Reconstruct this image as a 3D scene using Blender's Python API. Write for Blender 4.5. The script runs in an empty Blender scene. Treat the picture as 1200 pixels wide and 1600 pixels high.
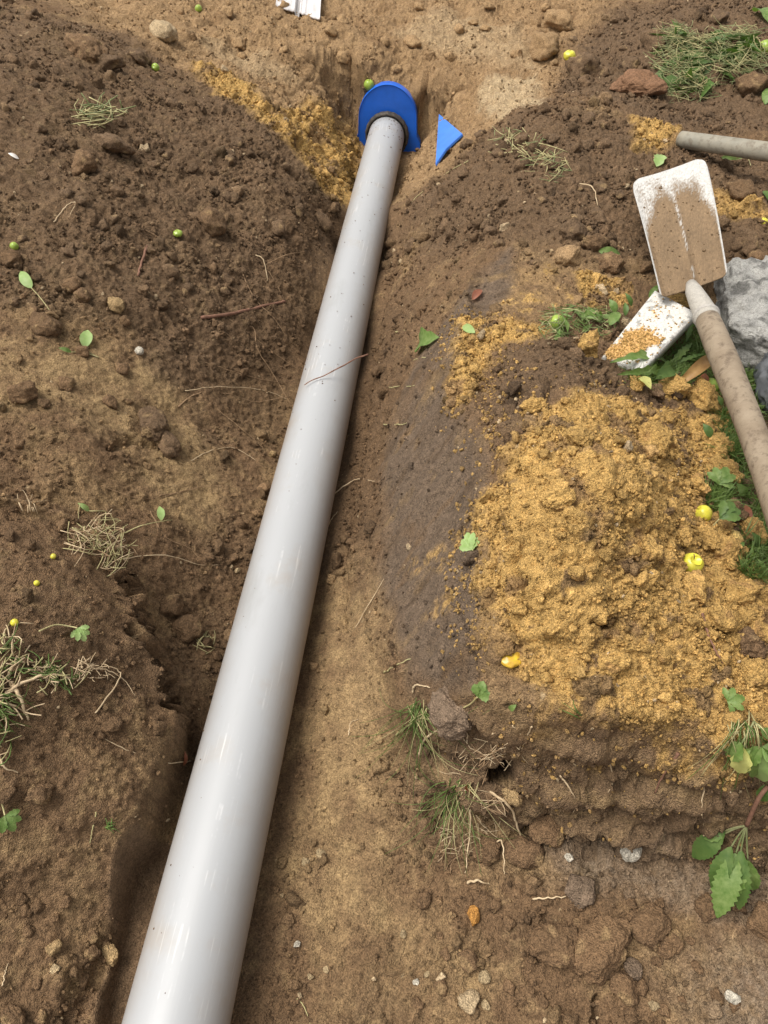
import bpy, bmesh, math, random, time
import numpy as np
from mathutils import Vector, Matrix, Quaternion
from mathutils.bvhtree import BVHTree
T0 = time.time()
random.seed(7)
rng = np.random.default_rng(11)
scene = bpy.context.scene
C = scene.collection

# ------------------------------------------------------------------ camera, sky, sun, exposure
FPX = 1155.0                                     # focal length, for a 1200 x 1600 picture
_Y = np.array([.15, 1.126, -1.0]); _Y /= np.linalg.norm(_Y)      # the pipe runs along +Y, this is +Y seen by the camera
_Z = np.array([0, -_Y[2], _Y[1]]); _Z /= np.linalg.norm(_Z)
_X = np.cross(_Y, _Z)
RW = np.array([_X, _Y, _Z])                      # camera vector -> world vector
CAM = np.array([.331, 0.0, 1.44])
cd = bpy.data.cameras.new('camera'); cam = bpy.data.objects.new('camera', cd); C.objects.link(cam)
cd.sensor_fit = 'VERTICAL'; cd.sensor_height = 24; cd.lens = FPX/1600*24; cd.clip_start = .02; cd.clip_end = 400
m4 = Matrix.Identity(4)
for i in range(3):
    for j in range(3): m4[i][j] = RW[i][j]
    m4[i][3] = CAM[i]
cam.matrix_world = m4
scene.camera = cam

SUN_EL, SUN_AZ = math.radians(65), math.radians(-100)     # azimuth from +Y, clockwise: the soft light comes from the left
w = bpy.data.worlds.new('World'); scene.world = w; w.use_nodes = True
nt = w.node_tree; nt.nodes.clear()
sky = nt.nodes.new('ShaderNodeTexSky'); sky.sky_type = 'NISHITA'; sky.sun_disc = False
sky.sun_elevation = SUN_EL; sky.sun_rotation = SUN_AZ; sky.dust_density = 3.0; sky.ozone_density = .6; sky.air_density = 1.0
hs = nt.nodes.new('ShaderNodeHueSaturation'); hs.inputs['Saturation'].default_value = .15   # cloud-grey sky
bg = nt.nodes.new('ShaderNodeBackground'); bg.inputs['Strength'].default_value = .125
wo = nt.nodes.new('ShaderNodeOutputWorld')
nt.links.new(sky.outputs[0], hs.inputs['Color']); nt.links.new(hs.outputs[0], bg.inputs[0]); nt.links.new(bg.outputs[0], wo.inputs[0])
sl = bpy.data.lights.new('sun', 'SUN'); sl.energy = 2.4; sl.angle = math.radians(38); sl.color = (1, .95, .88)
so = bpy.data.objects.new('sun', sl); C.objects.link(so)
sd = Vector((math.sin(SUN_AZ)*math.cos(SUN_EL), math.cos(SUN_AZ)*math.cos(SUN_EL), math.sin(SUN_EL)))
so.rotation_euler = sd.to_track_quat('Z', 'Y').to_euler()
scene.view_settings.view_transform = 'Standard'; scene.view_settings.look = 'None'
scene.view_settings.exposure = 0.62; scene.view_settings.gamma = 1

def ray(u, v):
    d = RW @ np.array([(u-600)/FPX, (800-v)/FPX, -1.0]); return d
def at_z(u, v, z):                               # photograph point at a known height
    d = ray(u, v); t = (z-CAM[2])/d[2]; return CAM+d*t
def at_d(u, v, depth): return CAM+ray(u, v)*depth

# ------------------------------------------------------------------ noise in numpy
def _h(ix, iy, iz, seed):
    h = (ix.astype(np.int64)*374761393 + iy.astype(np.int64)*668265263 + iz.astype(np.int64)*2147483647 + seed*974711) & 0xffffffff
    h = ((h ^ (h >> 13))*1274126177) & 0xffffffff
    h = ((h ^ (h >> 16))*2246822519) & 0xffffffff
    return h ^ (h >> 15)
_g = rng.normal(size=(256, 3)).astype(np.float32); _g /= np.linalg.norm(_g, axis=1)[:, None]
_perm = rng.permutation(256).astype(np.int32); _perm = np.concatenate([_perm]*3)
def perlin(p, scale, seed=0):
    q = (p*scale).astype(np.float32) + np.float32(seed*17.37 % 97)
    i = np.floor(q).astype(np.int32); f = q-i; i &= 255
    wv = f*f*f*(f*(f*6-15)+10); out = np.zeros(len(q), np.float32)
    for dx in (0, 1):
        a = _perm[(i[:, 0]+dx) & 255]; wx = wv[:, 0] if dx else 1-wv[:, 0]
        for dy in (0, 1):
            b = _perm[a+((i[:, 1]+dy) & 255)]; wy = wx*(wv[:, 1] if dy else 1-wv[:, 1])
            for dz in (0, 1):
                c = _perm[b+((i[:, 2]+dz) & 255)] & 255; g = _g[c]
                d = g[:, 0]*(f[:, 0]-dx)+g[:, 1]*(f[:, 1]-dy)+g[:, 2]*(f[:, 2]-dz)
                out += d*wy*(wv[:, 2] if dz else 1-wv[:, 2])
    return out*1.6
def fbm(p, scale, octs, seed=0, gain=.5, ridge=False):
    o = 0; a = 1.0
    for k in range(octs):
        n = perlin(p, scale*2**k, seed+k*3)
        if ridge: n = 1-2*np.abs(n)
        o = o+n*a; a *= gain
    return o
def domes(p, cell, seed, rmin=.25, rmax=.62, keep=1.0):
    """height (in metres) of half-sunk round clods scattered in space, and a random number per clod"""
    q = (p/cell).astype(np.float32); i0 = np.floor(q).astype(np.int32); best = np.zeros(len(q), np.float32); rid = np.zeros(len(q), np.float32)
    for dx in (-1, 0, 1):
        for dy in (-1, 0, 1):
            for dz in (-1, 0, 1):
                ix, iy, iz = i0[:, 0]+dx, i0[:, 1]+dy, i0[:, 2]+dz
                h = _h(ix, iy, iz, seed)
                jx = (h & 255)/255.; jy = ((h >> 8) & 255)/255.; jz = ((h >> 16) & 255)/255.; r0 = ((h >> 24) & 255)/255.
                ddx = q[:, 0]-ix-jx; ddy = q[:, 1]-iy-jy; ddz = q[:, 2]-iz-jz
                r = rmin+(rmax-rmin)*r0**2
                sx = .75+.6*jy; sy = .75+.6*jz; ex = np.abs(ddx*(.8+.2*jz)+ddy*(jx-.5))*sx; ey = np.abs(ddy-ddx*(jx-.5))*sy; ez = np.abs(ddz+ddx*(jy-.5)*.5)
                dd = .45*np.sqrt(ex*ex+ey*ey+ez*ez)+.55*np.maximum(np.maximum(ex, ey), ez)*1.18+.12*(ex+ey+ez)*.6
                dd = dd/r
                hh = np.where((dd < 1) & (((h >> 5) & 127)/127. < keep), r*np.minimum(np.sqrt(np.clip(1-dd*dd, 0, 1)), .62+.25*jx+.5*(ddx*(jz-.5)+ddy*(jy-.5))/r), 0)
                m = hh > best; best = np.where(m, hh, best).astype(np.float32); rid = np.where(m, jx, rid).astype(np.float32)
    return best*cell, rid
def sstep(a, b, x):
    t = np.clip((x-a)/(b-a), 0, 1); return t*t*(3-2*t)

# ------------------------------------------------------------------ the lie of the land
def P3(l): return np.array([at_z(*a) for a in l])
common = [
 # left bank
 (430,700,.04),(350,700,.12),(250,700,.20),(150,700,.30),(0,700,.37),(-200,700,.42),
 (483,500,.07),(400,500,.17),(300,500,.25),(200,480,.35),(100,500,.40),(0,500,.44),(-200,450,.47),
 (533,350,.09),(500,350,.16),(450,350,.25),(350,350,.30),(200,350,.42),(0,350,.50),(-200,350,.52),
 (500,250,.20),(470,250,.27),(400,250,.34),(250,250,.42),(100,250,.52),(0,250,.56),
 (330,150,.40),(200,150,.50),(80,150,.58),(0,150,.61),(-200,100,.60),
 (120,60,.56),(60,60,.60),(0,0,.55),(160,10,.47),
 (400,850,.03),(330,850,.09),(240,850,.18),(120,850,.26),(0,850,.33),
 (340,1000,.03),(285,1000,.07),(180,1000,.24),(80,1000,.30),(0,1000,.33),(-150,1000,.36),
 (290,1200,.05),(230,1200,.12),(120,1200,.20),(0,1200,.27),(-150,1200,.33),
 (240,1400,.06),(150,1400,.10),(50,1400,.14),(-80,1400,.20),
 (150,1590,.07),(50,1590,.09),(-80,1600,.14),
 # far sand
 (255,58,.44),(330,20,.43),(400,100,.36),(470,30,.38),(600,60,.345),(600,105,.31),(540,130,.29),(640,110,.29),(750,90,.33),(820,40,.37),(920,10,.42),(690,150,.24),(760,150,.28),
 (430,180,.34),(480,225,.24),(520,250,.13),(545,290,.06),(552,215,.12),
 (655,225,.08),(650,260,.05),(690,215,.14),(600,0,.39),(300,0,.43),
 # right wall of the trench
 (480,1100,.02),(550,1100,.07),(600,1080,.16),
 (515,900,.03),(580,900,.12),(650,900,.28),(720,900,.44),
 (562,700,.04),(620,700,.17),(680,700,.33),(735,700,.45),
 (588,550,.07),(640,550,.24),(700,540,.41),
 (610,430,.09),(650,430,.25),(720,430,.40),
 (632,330,.12),(680,330,.26),(760,330,.41),
 (662,275,.13),(720,260,.26),(790,250,.42),
 # right bank: crest, sand mound, plateau
 (765,900,.49),(765,700,.495),(725,520,.43),(790,440,.42),(850,350,.45),(850,200,.50),(790,190,.41),(930,180,.51),(1000,220,.48),
 (900,420,.42),(950,480,.40),(1050,600,.36),(1150,500,.38),(1190,300,.43),(1050,330,.43),(1190,700,.31),(1190,850,.31),(1300,600,.36),(1100,720,.36),
 (850,620,.55),(900,700,.61),(930,800,.60),(870,880,.57),(1000,950,.50),(1100,900,.42),(1060,780,.43),(1190,960,.42),(1050,1080,.45),(850,1080,.44),(1200,1100,.42),(760,1050,.40),
 (1100,60,.52),(1000,100,.44),(1200,100,.50),(1080,150,.42),(1200,180,.42),(1300,100,.5),(1000,30,.43),(1150,10,.52),(1300,0,.5),
]
hi_only = [(700,1090,.34),(650,1130,.24),(620,1200,.14),(700,1200,.36),(900,1250,.44),(1100,1250,.42),(900,1500,.42),(1200,1400,.42),(700,1400,.30),(600,1300,.10),(560,1450,.05),(600,1600,.1),(900,1650,.4)]
lo_only = [(470,1250,.01),(560,1250,.03),(640,1250,.06),(450,1400,.01),(600,1400,.025),(740,1360,.06),(900,1370,.075),(1050,1370,.09),(1190,1380,.11),
           (420,1500,.0),(600,1500,.02),(800,1500,.03),(1000,1500,.05),(1190,1500,.08),(500,1600,.0),(800,1600,.02),(1190,1600,.07),(1350,1400,.13),(900,1250,.08),(1200,1200,.12),(720,1200,.07)]
world_pts = [(x, y, .0) for y in (-1.4, -.8, -.3, .0, .3, .6, 1., 1.5, 2., 2.5, 3.) for x in (-.08, .06)] + [(0, 3.35, .03)] + \
            [(-.5,-.3,.16),(-1.0,-.3,.3),(-1.0,.3,.36),(-.5,-1.2,.3),(.6,-.5,.05),(1.2,-.5,.2),(.6,-1.4,.25),(1.4,.2,.3),(1.6,1.,.4),(1.9,2.,.45),(-1.6,1.,.5),(-1.7,2.2,.62),(-2.,3.5,.5),(0,5.5,.5),(2,5,.5),(-1.5,5,.5),(2.4,3.2,.48)]
def tps(ctrl, smooth=.0015):
    A = ctrl[:, :2]; n = len(A)
    d2 = ((A[:, None]-A[None])**2).sum(-1)
    K = .5*d2*np.log(d2+1e-9)+np.eye(n)*smooth
    Pm = np.c_[np.ones(n), A]
    M = np.block([[K, Pm], [Pm.T, np.zeros((3, 3))]])
    s = np.linalg.solve(M, np.r_[ctrl[:, 2], np.zeros(3)])
    def f(xy):
        out = np.empty(len(xy))
        for k in range(0, len(xy), 40000):
            q = xy[k:k+40000]; d2 = ((q[:, None]-A[None])**2).sum(-1)
            out[k:k+40000] = (.5*d2*np.log(d2+1e-9))@s[:n]+s[n]+q@s[n+1:]
        return out
    return f
W_ = np.array(world_pts)
f_hi = tps(np.vstack([P3(common+hi_only), W_])); f_lo = tps(np.vstack([P3([c for c in common if not (c[0] > 690 and c[1] > 850)]+lo_only), W_]))
# uneven grid: fine where the picture shows most, coarse far out
def axis(segs):
    out = [segs[0][0]]
    for a, b, s in segs:
        n = max(1, int(round((b-a)/s))); out += list(np.linspace(a, b, n+1)[1:])
    return np.array(out)
gx = axis([(-40, -12, 4), (-12, -4, .5), (-4, -2, .06), (-2, -1.2, .010), (-1.2, -.75, .0055), (-.75, 1.0, .0031), (1.0, 1.5, .0055), (1.5, 2.3, .010), (2.3, 4, .06), (4, 12, .5), (12, 40, 4)])
gy = axis([(-40, -8, 4), (-8, -1.5, .3), (-1.5, -.3, .03), (-.3, .05, .008), (.05, .40, .003), (.40, .62, .0017), (.62, 1.6, .0032), (1.6, 2.6, .0048), (2.6, 4.6, .0075), (4.6, 6, .05), (6, 12, .4), (12, 60, 4)])
NX, NY = len(gx), len(gy)
cxs = np.linspace(-2.4, 2.6, 220); cys = np.linspace(-1.8, 6, 300)
CX, CY = np.meshgrid(cxs, cys); cxy = np.c_[CX.ravel(), CY.ravel()]
HI = f_hi(cxy).reshape(CX.shape); LO = f_lo(cxy).reshape(CX.shape)
def bil(F, x, y):
    fx = np.clip((x-cxs[0])/(cxs[1]-cxs[0]), 0, len(cxs)-1.001); fy = np.clip((y-cys[0])/(cys[1]-cys[0]), 0, len(cys)-1.001)
    ix = fx.astype(int); iy = fy.astype(int); a = fx-ix; b = fy-iy
    return F[iy, ix]*(1-a)*(1-b)+F[iy, ix+1]*a*(1-b)+F[iy+1, ix]*(1-a)*b+F[iy+1, ix+1]*a*b
def poly_sd(x, y, poly):                          # signed distance, positive inside
    P = np.asarray(poly, float); n = len(P); d = np.full(x.shape, 1e9); ins = np.zeros(x.shape, bool)
    for i in range(n):
        a = P[i]; b = P[(i+1) % n]; e = b-a; wx = x-a[0]; wy = y-a[1]
        t = np.clip((wx*e[0]+wy*e[1])/(e@e+1e-12), 0, 1)
        d = np.minimum(d, (wx-e[0]*t)**2+(wy-e[1]*t)**2)
        c = ((a[1] <= y) & (b[1] > y)) | ((b[1] <= y) & (a[1] > y))
        xi = a[0]+(y-a[1])/(b[1]-a[1]+1e-12)*e[0]
        ins ^= c & (x < xi)
    return np.where(ins, 1, -1)*np.sqrt(d)
def line_d(x, y, pts):
    P = np.asarray(pts, float); d = np.full(x.shape, 1e9)
    for a, b in zip(P[:-1], P[1:]):
        e = b-a; t = np.clip(((x-a[0])*e[0]+(y-a[1])*e[1])/(e@e+1e-12), 0, 1)
        d = np.minimum(d, (x-a[0]-e[0]*t)**2+(y-a[1]-e[1]*t)**2)
    return np.sqrt(d)

EDGE = np.array([at_z(*a)[:2] for a in [(560,1000,.1),(620,1075,.30),(690,1095,.36),(780,1110,.42),(900,1135,.44),(1000,1140,.44),(1100,1165,.43),(1200,1180,.42)]])
EDGE = EDGE[np.argsort(EDGE[:, 0])]
LUMP = [at_z(*a)[:2] for a in [(-400,800,.4),(0,815,.36),(120,825,.32),(190,880,.27),(225,985,.24),(252,1060,.22),(262,1150,.18),(240,1260,.12),(190,1400,.09),(100,1560,.09),(0,1700,.1),(-500,1700,.1)]]
GAP = [at_z(*a)[:2] for a in [(290,1305,.06),(240,1322,.06),(212,1350,.06),(192,1400,.06),(178,1470,.06),(160,1550,.06),(140,1680,.06),(300,1680,0),(330,1310,0)]]
FLOORCUT = None
WB = np.array([at_z(*a) for a in [(545,1060,.03),(548,980,.03),(545,900,.03),(556,800,.03),(572,700,.03),(583,620,.03),(594,550,.04),(612,470,.05),(622,400,.06),(632,340,.08)]])
WC = np.array([at_z(*a) for a in [(775,1040,.45),(772,980,.48),(765,900,.49),(760,800,.50),(755,700,.50),(735,620,.48),(715,550,.455),(722,470,.43),(745,400,.42),(775,330,.42)]])
def ye_top(x): return np.interp(x, EDGE[:, 0], EDGE[:, 1])
def base_h(x, y, det=True):
    p = np.c_[x.ravel(), y.ravel(), np.zeros(x.size)]
    wob = perlin(p, 9, 5).reshape(x.shape)*.013+perlin(p, 28, 6).reshape(x.shape)*.006 if det else 0
    xc = np.clip(x, -2.4, 2.6); yc = np.clip(y, -1.8, 6)
    hi = bil(HI, xc, yc); lo = bil(LO, xc, yc)
    ye = np.interp(x, EDGE[:, 0], EDGE[:, 1])
    s = sstep(-.055, .022, y-ye+wob)
    k = sstep(.15, .32, x)                                             # the cut face only exists right of the trench
    s = 1-(1-s)*k
    z = lo*(1-s)+np.maximum(hi, lo)*s
    # the spade-cut wall: an even steep plane from the trench floor up to a clear crest
    xb = np.interp(y, WB[:, 1], WB[:, 0]); zb_ = np.interp(y, WB[:, 1], WB[:, 2]); xc_ = np.interp(y, WC[:, 1], WC[:, 0]); zc_ = np.interp(y, WC[:, 1], WC[:, 2])
    t_ = (x+wob*.6-xb)/(xc_-xb); ramp = zb_+(zc_-zb_)*np.clip(t_, 0, 1)**.85
    wr = sstep(-.25, .05, t_)*sstep(1.22, 1.0, t_)*sstep(ye_top(x)-.01, ye_top(x)+.07, y)*sstep(WB[-1, 1]+.1, WB[-1, 1]-.3, y)*.9
    z = z*(1-wr)+ramp*wr
    d = poly_sd(x, y, LUMP)+wob*.8
    z = z+sstep(-.010, .008, d)*.095*sstep(-1.0, -.5, -np.abs(x+.3))*(.1+.9*sstep(.22, .42, y))
    ch = np.exp(-((d+.02)/.014)**2)*sstep(.75, .35, y)*sstep(-.6, -.25, x)
    z = z-.03*ch
    g = poly_sd(x, y, GAP)
    z = z+(.005-z)*sstep(-.003, .006, g)*sstep(.02, -.02, x-.05)*.9
    # the dug-out niche round the pipe end
    cap = .012+np.maximum(0, np.abs(x-.005)-.15)*1.5+np.maximum(0, y-3.50)*(2.2+6*sstep(.17, .10, np.abs(x)))+sstep(3.38, 2.7, y)*.6+wob*.8
    z = np.where(y > 2.6, -np.logaddexp(-z*60, -cap*60)/60, z)
    # far out the ground settles to an even level
    r = np.maximum(np.abs(x)-2.2, np.maximum(y-5.4, -y-1.5)); q = sstep(0, 2.0, r)
    return z*(1-q)+.46*q
GX, GY = np.meshgrid(gx, gy)
Z0 = base_h(GX, GY)
P0 = np.stack([GX, GY, Z0], -1)
def grid_normals(P):
    dx = np.empty_like(P); dy = np.empty_like(P)
    dx[:, 1:-1] = P[:, 2:]-P[:, :-2]; dx[:, 0] = P[:, 1]-P[:, 0]; dx[:, -1] = P[:, -1]-P[:, -2]
    dy[1:-1] = P[2:]-P[:-2]; dy[0] = P[1]-P[0]; dy[-1] = P[-1]-P[-2]
    n = np.cross(dx, dy); return n/np.linalg.norm(n, axis=-1, keepdims=True)
def grid_bvh(P, st):
    ys = np.unique(np.r_[np.arange(0, NY, st), NY-1]); xs = np.unique(np.r_[np.arange(0, NX, st), NX-1])
    V = P[np.ix_(ys, xs)]; ny, nx = V.shape[:2]
    a = (np.arange(ny-1)[:, None]*nx+np.arange(nx-1)[None]).ravel()
    return BVHTree.FromPolygons(V.reshape(-1, 3).tolist(), np.c_[a, a+1, a+nx+1, a+nx].tolist())
bvh0 = grid_bvh(P0, 5)
def hit(u, v, tree=None):
    d = Vector(ray(u, v)).normalized(); h = (tree or BVH).ray_cast(Vector(CAM), d)
    if h[0] is None:
        p = at_z(u, v, .4); return Vector(p), Vector((0, 0, 1))
    n = h[1]; n = n if n.z > 0 else -n
    return h[0], n
def zone(pts): return [tuple(hit(u, v, bvh0)[0])[:2] for u, v in pts]
print('base', time.time()-T0)

# ------------------------------------------------------------------ earth zones (in world coordinates)
X, Y = GX.ravel(), GY.ravel(); PF = P0.reshape(-1, 3)
wn = (fbm(PF, 12, 4, 40)*.02); wn2 = fbm(PF, 45, 3, 50)*.008
def zmask(pts, soft=.02, wob=1.0, k=1.0):
    return sstep(-soft, soft, poly_sd(X, Y, zone(pts))+(wn+wn2)*wob)*k
Z_ochre = zmask([(885,618),(935,612),(1000,648),(1050,700),(1105,790),(1180,900),(1300,950),(1300,1170),(1090,1170),(1000,1120),(880,1110),(800,1060),(775,985),(765,880),(758,780),(795,730),(825,665)], .02, 1.6)
Z_ochre = np.maximum(Z_ochre, zmask([(990,640),(1110,600),(1170,700),(1170,860),(1100,800),(1040,700)], .02, 1)*sstep(-.1, .25, fbm(PF, 17, 3, 41)))
Z_ochre2 = np.maximum.reduce([zmask([(720,500),(800,495),(860,510),(830,530),(770,545),(730,620),(700,640)], .015, .8),
            zmask([(890,430),(985,445),(985,480),(920,480)], .012, .5), zmask([(1050,650),(1130,640),(1160,720),(1090,740)], .015, .6),
            zmask([(985,185),(1060,205),(1040,240),(990,232)], .02, .5), zmask([(300,108),(350,118),(430,175),(480,165),(545,200),(562,240),(552,320),(515,310),(480,270),(420,200),(340,150)], .03, 1.4),
            zmask([(1100,290),(1200,330),(1200,350),(1120,340)], .02, .9)*.8])
Z_dark = np.maximum.reduce([zmask([(800,555),(850,535),(940,560),(1050,590),(1040,640),(990,640),(935,605),(880,615),(820,665),(790,725),(770,640)], .02),
            zmask([(880,150),(860,90),(920,60),(960,20),(1300,-20),(1300,200),(1000,190)], .05, 1.5),
            zmask([(640,330),(720,250),(850,170),(960,185),(1300,230),(1300,420),(1100,400),(960,420),(800,380),(680,420)], .05, 1.5)*.8])
Z_darkL = zmask([(-300,-10),(60,20),(200,60),(330,140),(480,260),(540,320),(560,350),(470,520),(330,620),(240,590),(200,520),(0,480),(-300,470)], .03, 1.2)*.75
Z_tan = np.maximum(zmask([(-300,-300),(80,-5),(150,40),(330,135),(450,220),(560,300),(680,280),(780,190),(880,130),(900,60),(980,-10),(1300,-300)], .08, 2.2),
                   (Y > 5.2)*1.0*(np.abs(X) < 50))
Z_pale = np.maximum.reduce([zmask([(760,130),(840,120),(850,170),(790,185),(750,160)], .03, 1.2), zmask([(620,60),(690,10),(820,50),(840,110),(700,90)], .05, 1.6)*.5, zmask([(300,60),(420,90),(460,130),(380,120)], .05, 1.2)*.5])
Z_ltan = np.maximum.reduce([zmask([(0,540),(120,560),(240,560),(300,650),(360,740),(340,850),(250,800),(200,700),(100,650),(0,640)], .05, 2.0)*.95,
            zmask([(500,900),(560,860),(600,1000),(600,1180),(640,1300),(620,1450),(520,1500),(430,1400),(470,1200)], .05, 2.0)*.75,
            zmask([(600,1400),(760,1480),(740,1600),(500,1600)], .05, 2)*.4])
Z_cut = zmask([(640,1060),(600,900),(600,720),(640,600),(690,510),(740,440),(800,380),(800,450),(740,520),(710,640),(762,720),(765,880),(775,985),(740,1080),(690,1080)], .02, .6)
Z_face = sstep(.02, -.015, Y-np.interp(X, EDGE[:, 0], EDGE[:, 1])+wn*.5)*sstep(-.13, -.07, Y-np.interp(X, EDGE[:, 0], EDGE[:, 1]))*sstep(.28, .4, X)
Z_grey = np.maximum(zmask([(860,1320),(1000,1330),(1200,1380),(1200,1450),(1000,1400),(880,1380)], .03, 1)*.7, zmask([(1050,1500),(1300,1480),(1300,1650),(1080,1650)], .06, 1.5)*.8)
Z_bank = sstep(.0, .05, poly_sd(X, Y, LUMP))
print('zones', time.time()-T0)
OCH = np.maximum(Z_ochre, Z_ochre2)
OCH = OCH*(1-.75*Z_face*sstep(.0, -.02, Y-np.interp(X, EDGE[:, 0], EDGE[:, 1])))

# ------------------------------------------------------------------ relief: clods, crumbs, cracks, spade marks
N0 = grid_normals(P0).reshape(-1, 3)
inner = (np.abs(X) < 2.4) & (Y > -1.4) & (Y < 5)
idx = np.where(inner)[0]; Q = PF[idx]
warp = np.stack([perlin(Q, 38, 71), perlin(Q, 38, 72), perlin(Q, 38, 73)], -1)*.011+np.stack([perlin(Q, 110, 74), perlin(Q, 110, 75), perlin(Q, 110, 76)], -1)*.0032
QW = Q+warp
d1, r1 = domes(QW, .075, 1, .15, .50, .42); d2, r2 = domes(QW*1.0+3.3, .034, 2, .2, .60, .6)
d3, r3 = domes(QW+7.7, .0155, 3, .25, .66, .8); d4, r4 = domes(Q+warp*.4+1.1, .0085, 4, .25, .66, .85)
print('domes', time.time()-T0)
och, cut, lt = OCH[idx], Z_cut[idx], Z_ltan[idx]; dk = np.maximum(Z_dark, Z_darkL*.9)[idx]; tanm = Z_tan[idx]; bank = Z_bank[idx]; face = Z_face[idx]
xi_, yi_ = X[idx], Y[idx]
floor = (sstep(.0, .12, .14-Q[:, 2])*sstep(1.8, 1.2, yi_))
patch = sstep(-.25, .45, fbm(Q, 5, 3, 90)); patch2 = sstep(-.2, .4, fbm(Q, 9, 3, 95))
rough = np.clip(.55+.35*dk+.6*och+.25*floor*patch-.55*lt+.15*tanm, .15, 1.4)
rough = rough*(1-.7*cut)*(1-.8*face)*(1-.35*bank)
rr = rough*(.35+.9*patch)
big = (.25+.75*patch2)*(.6+.4*dk+.3*och-.35*face)*(1-.95*cut)*(1-.7*lt)*(1-.55*bank)*(1-.4*tanm)*sstep(.13, .22, np.abs(xi_-.02))
n_lo = fbm(Q, 3.2, 2, 100)*.014; n_mid = fbm(Q, 13, 3, 110)*.0085; n_fin = fbm(Q, 70, 4, 120, .68)*.0034
rid = fbm(Q, 20, 3, 130, .55, True)
disp = n_lo*(1-.5*floor)+n_mid*(.8+.8*dk+.7*och-.6*cut+.4*tanm)+n_fin*(.7+.8*rough)*(1-.75*cut)
gs = fbm(Q, 120, 3, 125, .7)*.0017+fbm(Q, 42, 3, 126, .6)*.0045
disp += d1*.8*big + d2*(.85-.45*och)*rr + d3*(.70-.1*och)*np.clip(rough*1.1*(.5+.6*patch2), 0, 1.2) + d4*.8*np.clip(.25+.8*rough, 0, 1)*(1-.8*cut) + gs*och*1.2+gs*.9*face
disp += rid*.004*(dk+och*.6+face)-np.clip(-fbm(Q, 26, 2, 140)-.35, 0, 1)*.02*(och+dk*.7+face*.6)
# layered, undercut look of the cut face
disp += face*(np.sin((Q[:, 2]+fbm(Q, 6, 2, 150)*.03)*60)*.006+fbm(Q*np.array([.6, .6, 2.2]), 11, 5, 151, .55)*.013+np.minimum(0, fbm(Q*np.array([1, 1, 1.8]), 19, 3, 152)+.25)*.03)
# spade strokes on the smooth wall
st = np.array([.55, .30, .8]); st /= np.linalg.norm(st)
along = Q@st; Qs = Q-np.outer(along, st)*.88
disp += cut*(fbm(Qs, 26, 3, 160)*.0045+fbm(Qs, 90, 2, 161)*.0009-np.clip(perlin(Qs, 17, 162)-.25, 0, 1)*.012+fbm(Q, 30, 4, 163, .62)*.0035)
# tyre and boot prints in the far sand
disp += tanm*(fbm(Q, 5, 3, 170)*.026+fbm(Q, 9, 4, 171, .6, True)*.010)
def groove(px, wd, dp):
    g = line_d(xi_+warp[:, 0]*.9, yi_+warp[:, 1]*.9, zone(px)); return -dp*np.exp(-(g/wd)**2)
for px, wd, dp in [([(812,870),(814,890),(818,920)], .005, .04), ([(925,965),(945,972),(965,968)], .006, .035), ([(860,600),(845,640)], .006, .02),
                   ([(955,690),(1000,715),(1040,740)], .008, .02), ([(205,985),(240,1020),(262,1070),(262,1110)], .006, .08), ([(185,870),(200,920),(222,985)], .006, .05),
                   ([(905,1500),(915,1480),(905,1462)], .006, .03), ([(820,1310),(900,1312),(960,1320)], .008, .035), ([(1000,1290),(1080,1315)], .006, .015),
                   ([(845,1430),(850,1470),(838,1500)], .006, .025), ([(930,1560),(925,1600)], .005, .03), ([(600,1330),(620,1345)], .004, .015), ([(370,700),(300,640),(240,660)], .03, .012),
                   ([(700,930),(735,1000),(745,1060)], .004, .01), ([(690,640),(720,560)], .003, .008), ([(175,700),(210,690),(250,700)], .012, .02)]:
    disp += groove(px, wd, dp)
rowk = np.ones(len(idx)); rowk *= np.where(yi_ > 3.2, .9, 1)
# keep the trench bottom clear of the pipe
clear = sstep(.10, .15, np.abs(xi_)); disp = np.where(yi_ < 3.5, disp*(.25+.75*clear), disp)
# fade at the edge of the fine region
disp *= 1-.85*sstep(-.015, .0, poly_sd(xi_, yi_, GAP)); fd = sstep(0, .3, 2.4-np.abs(xi_))*sstep(-1.4, -1.0, yi_)*sstep(5, 4.6, yi_); disp *= fd
PD = PF.copy(); PD[idx] = Q+N0[idx]*disp[:, None]
# the burrow in the cut face, and smaller hollows, pushed into the bank
warp_full = np.zeros(len(X)); warp_full[idx] = warp[:, 0]
bvh1 = grid_bvh(PD.reshape(NY, NX, 3), 3)
def burrow(u, v, r, depth, ry=1.0, drop=0):
    c = np.array(hit(u, v, bvh1)[0]); d = PD-c; dd = np.sqrt((d[:, 0]/r)**2+(d[:, 2]/(r*ry))**2+(d[:, 1]/(r*2.2))**2)
    dd = dd+np.where(inner, 0, 9)
    s = sstep(1.0, .45, dd+perlin(PF, 60, 300)*.18)
    PD[:, 1] += s*depth; PD[:, 2] -= s*drop; return s
B1 = burrow(784, 1214, .030, .07, .9, .10)
for a in [(880,1308,.028,.035,.3),(940,1312,.03,.035,.25),(835,1300,.03,.04,.5),(1000,1225,.03,.02,.4),(690,1200,.03,.03,.8),(700,1290,.028,.02,.8),(770,1290,.02,.02,.8)]: burrow(*a)
# the near left bank hangs over its crack a little
dl_ = poly_sd(X, Y, LUMP)+warp_full*.5; ml_ = np.exp(-((dl_-.004)/.012)**2)*sstep(.5, .6, Y)*sstep(1.15, .95, Y)*(X > -.6)*(X < -.1)
PD[:, 0] += ml_*.022; PD[:, 2] += ml_*.006
PG = PD.reshape(NY, NX, 3); NG = grid_normals(PG)
BVH = grid_bvh(PG, 3)
print('relief', time.time()-T0)

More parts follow.
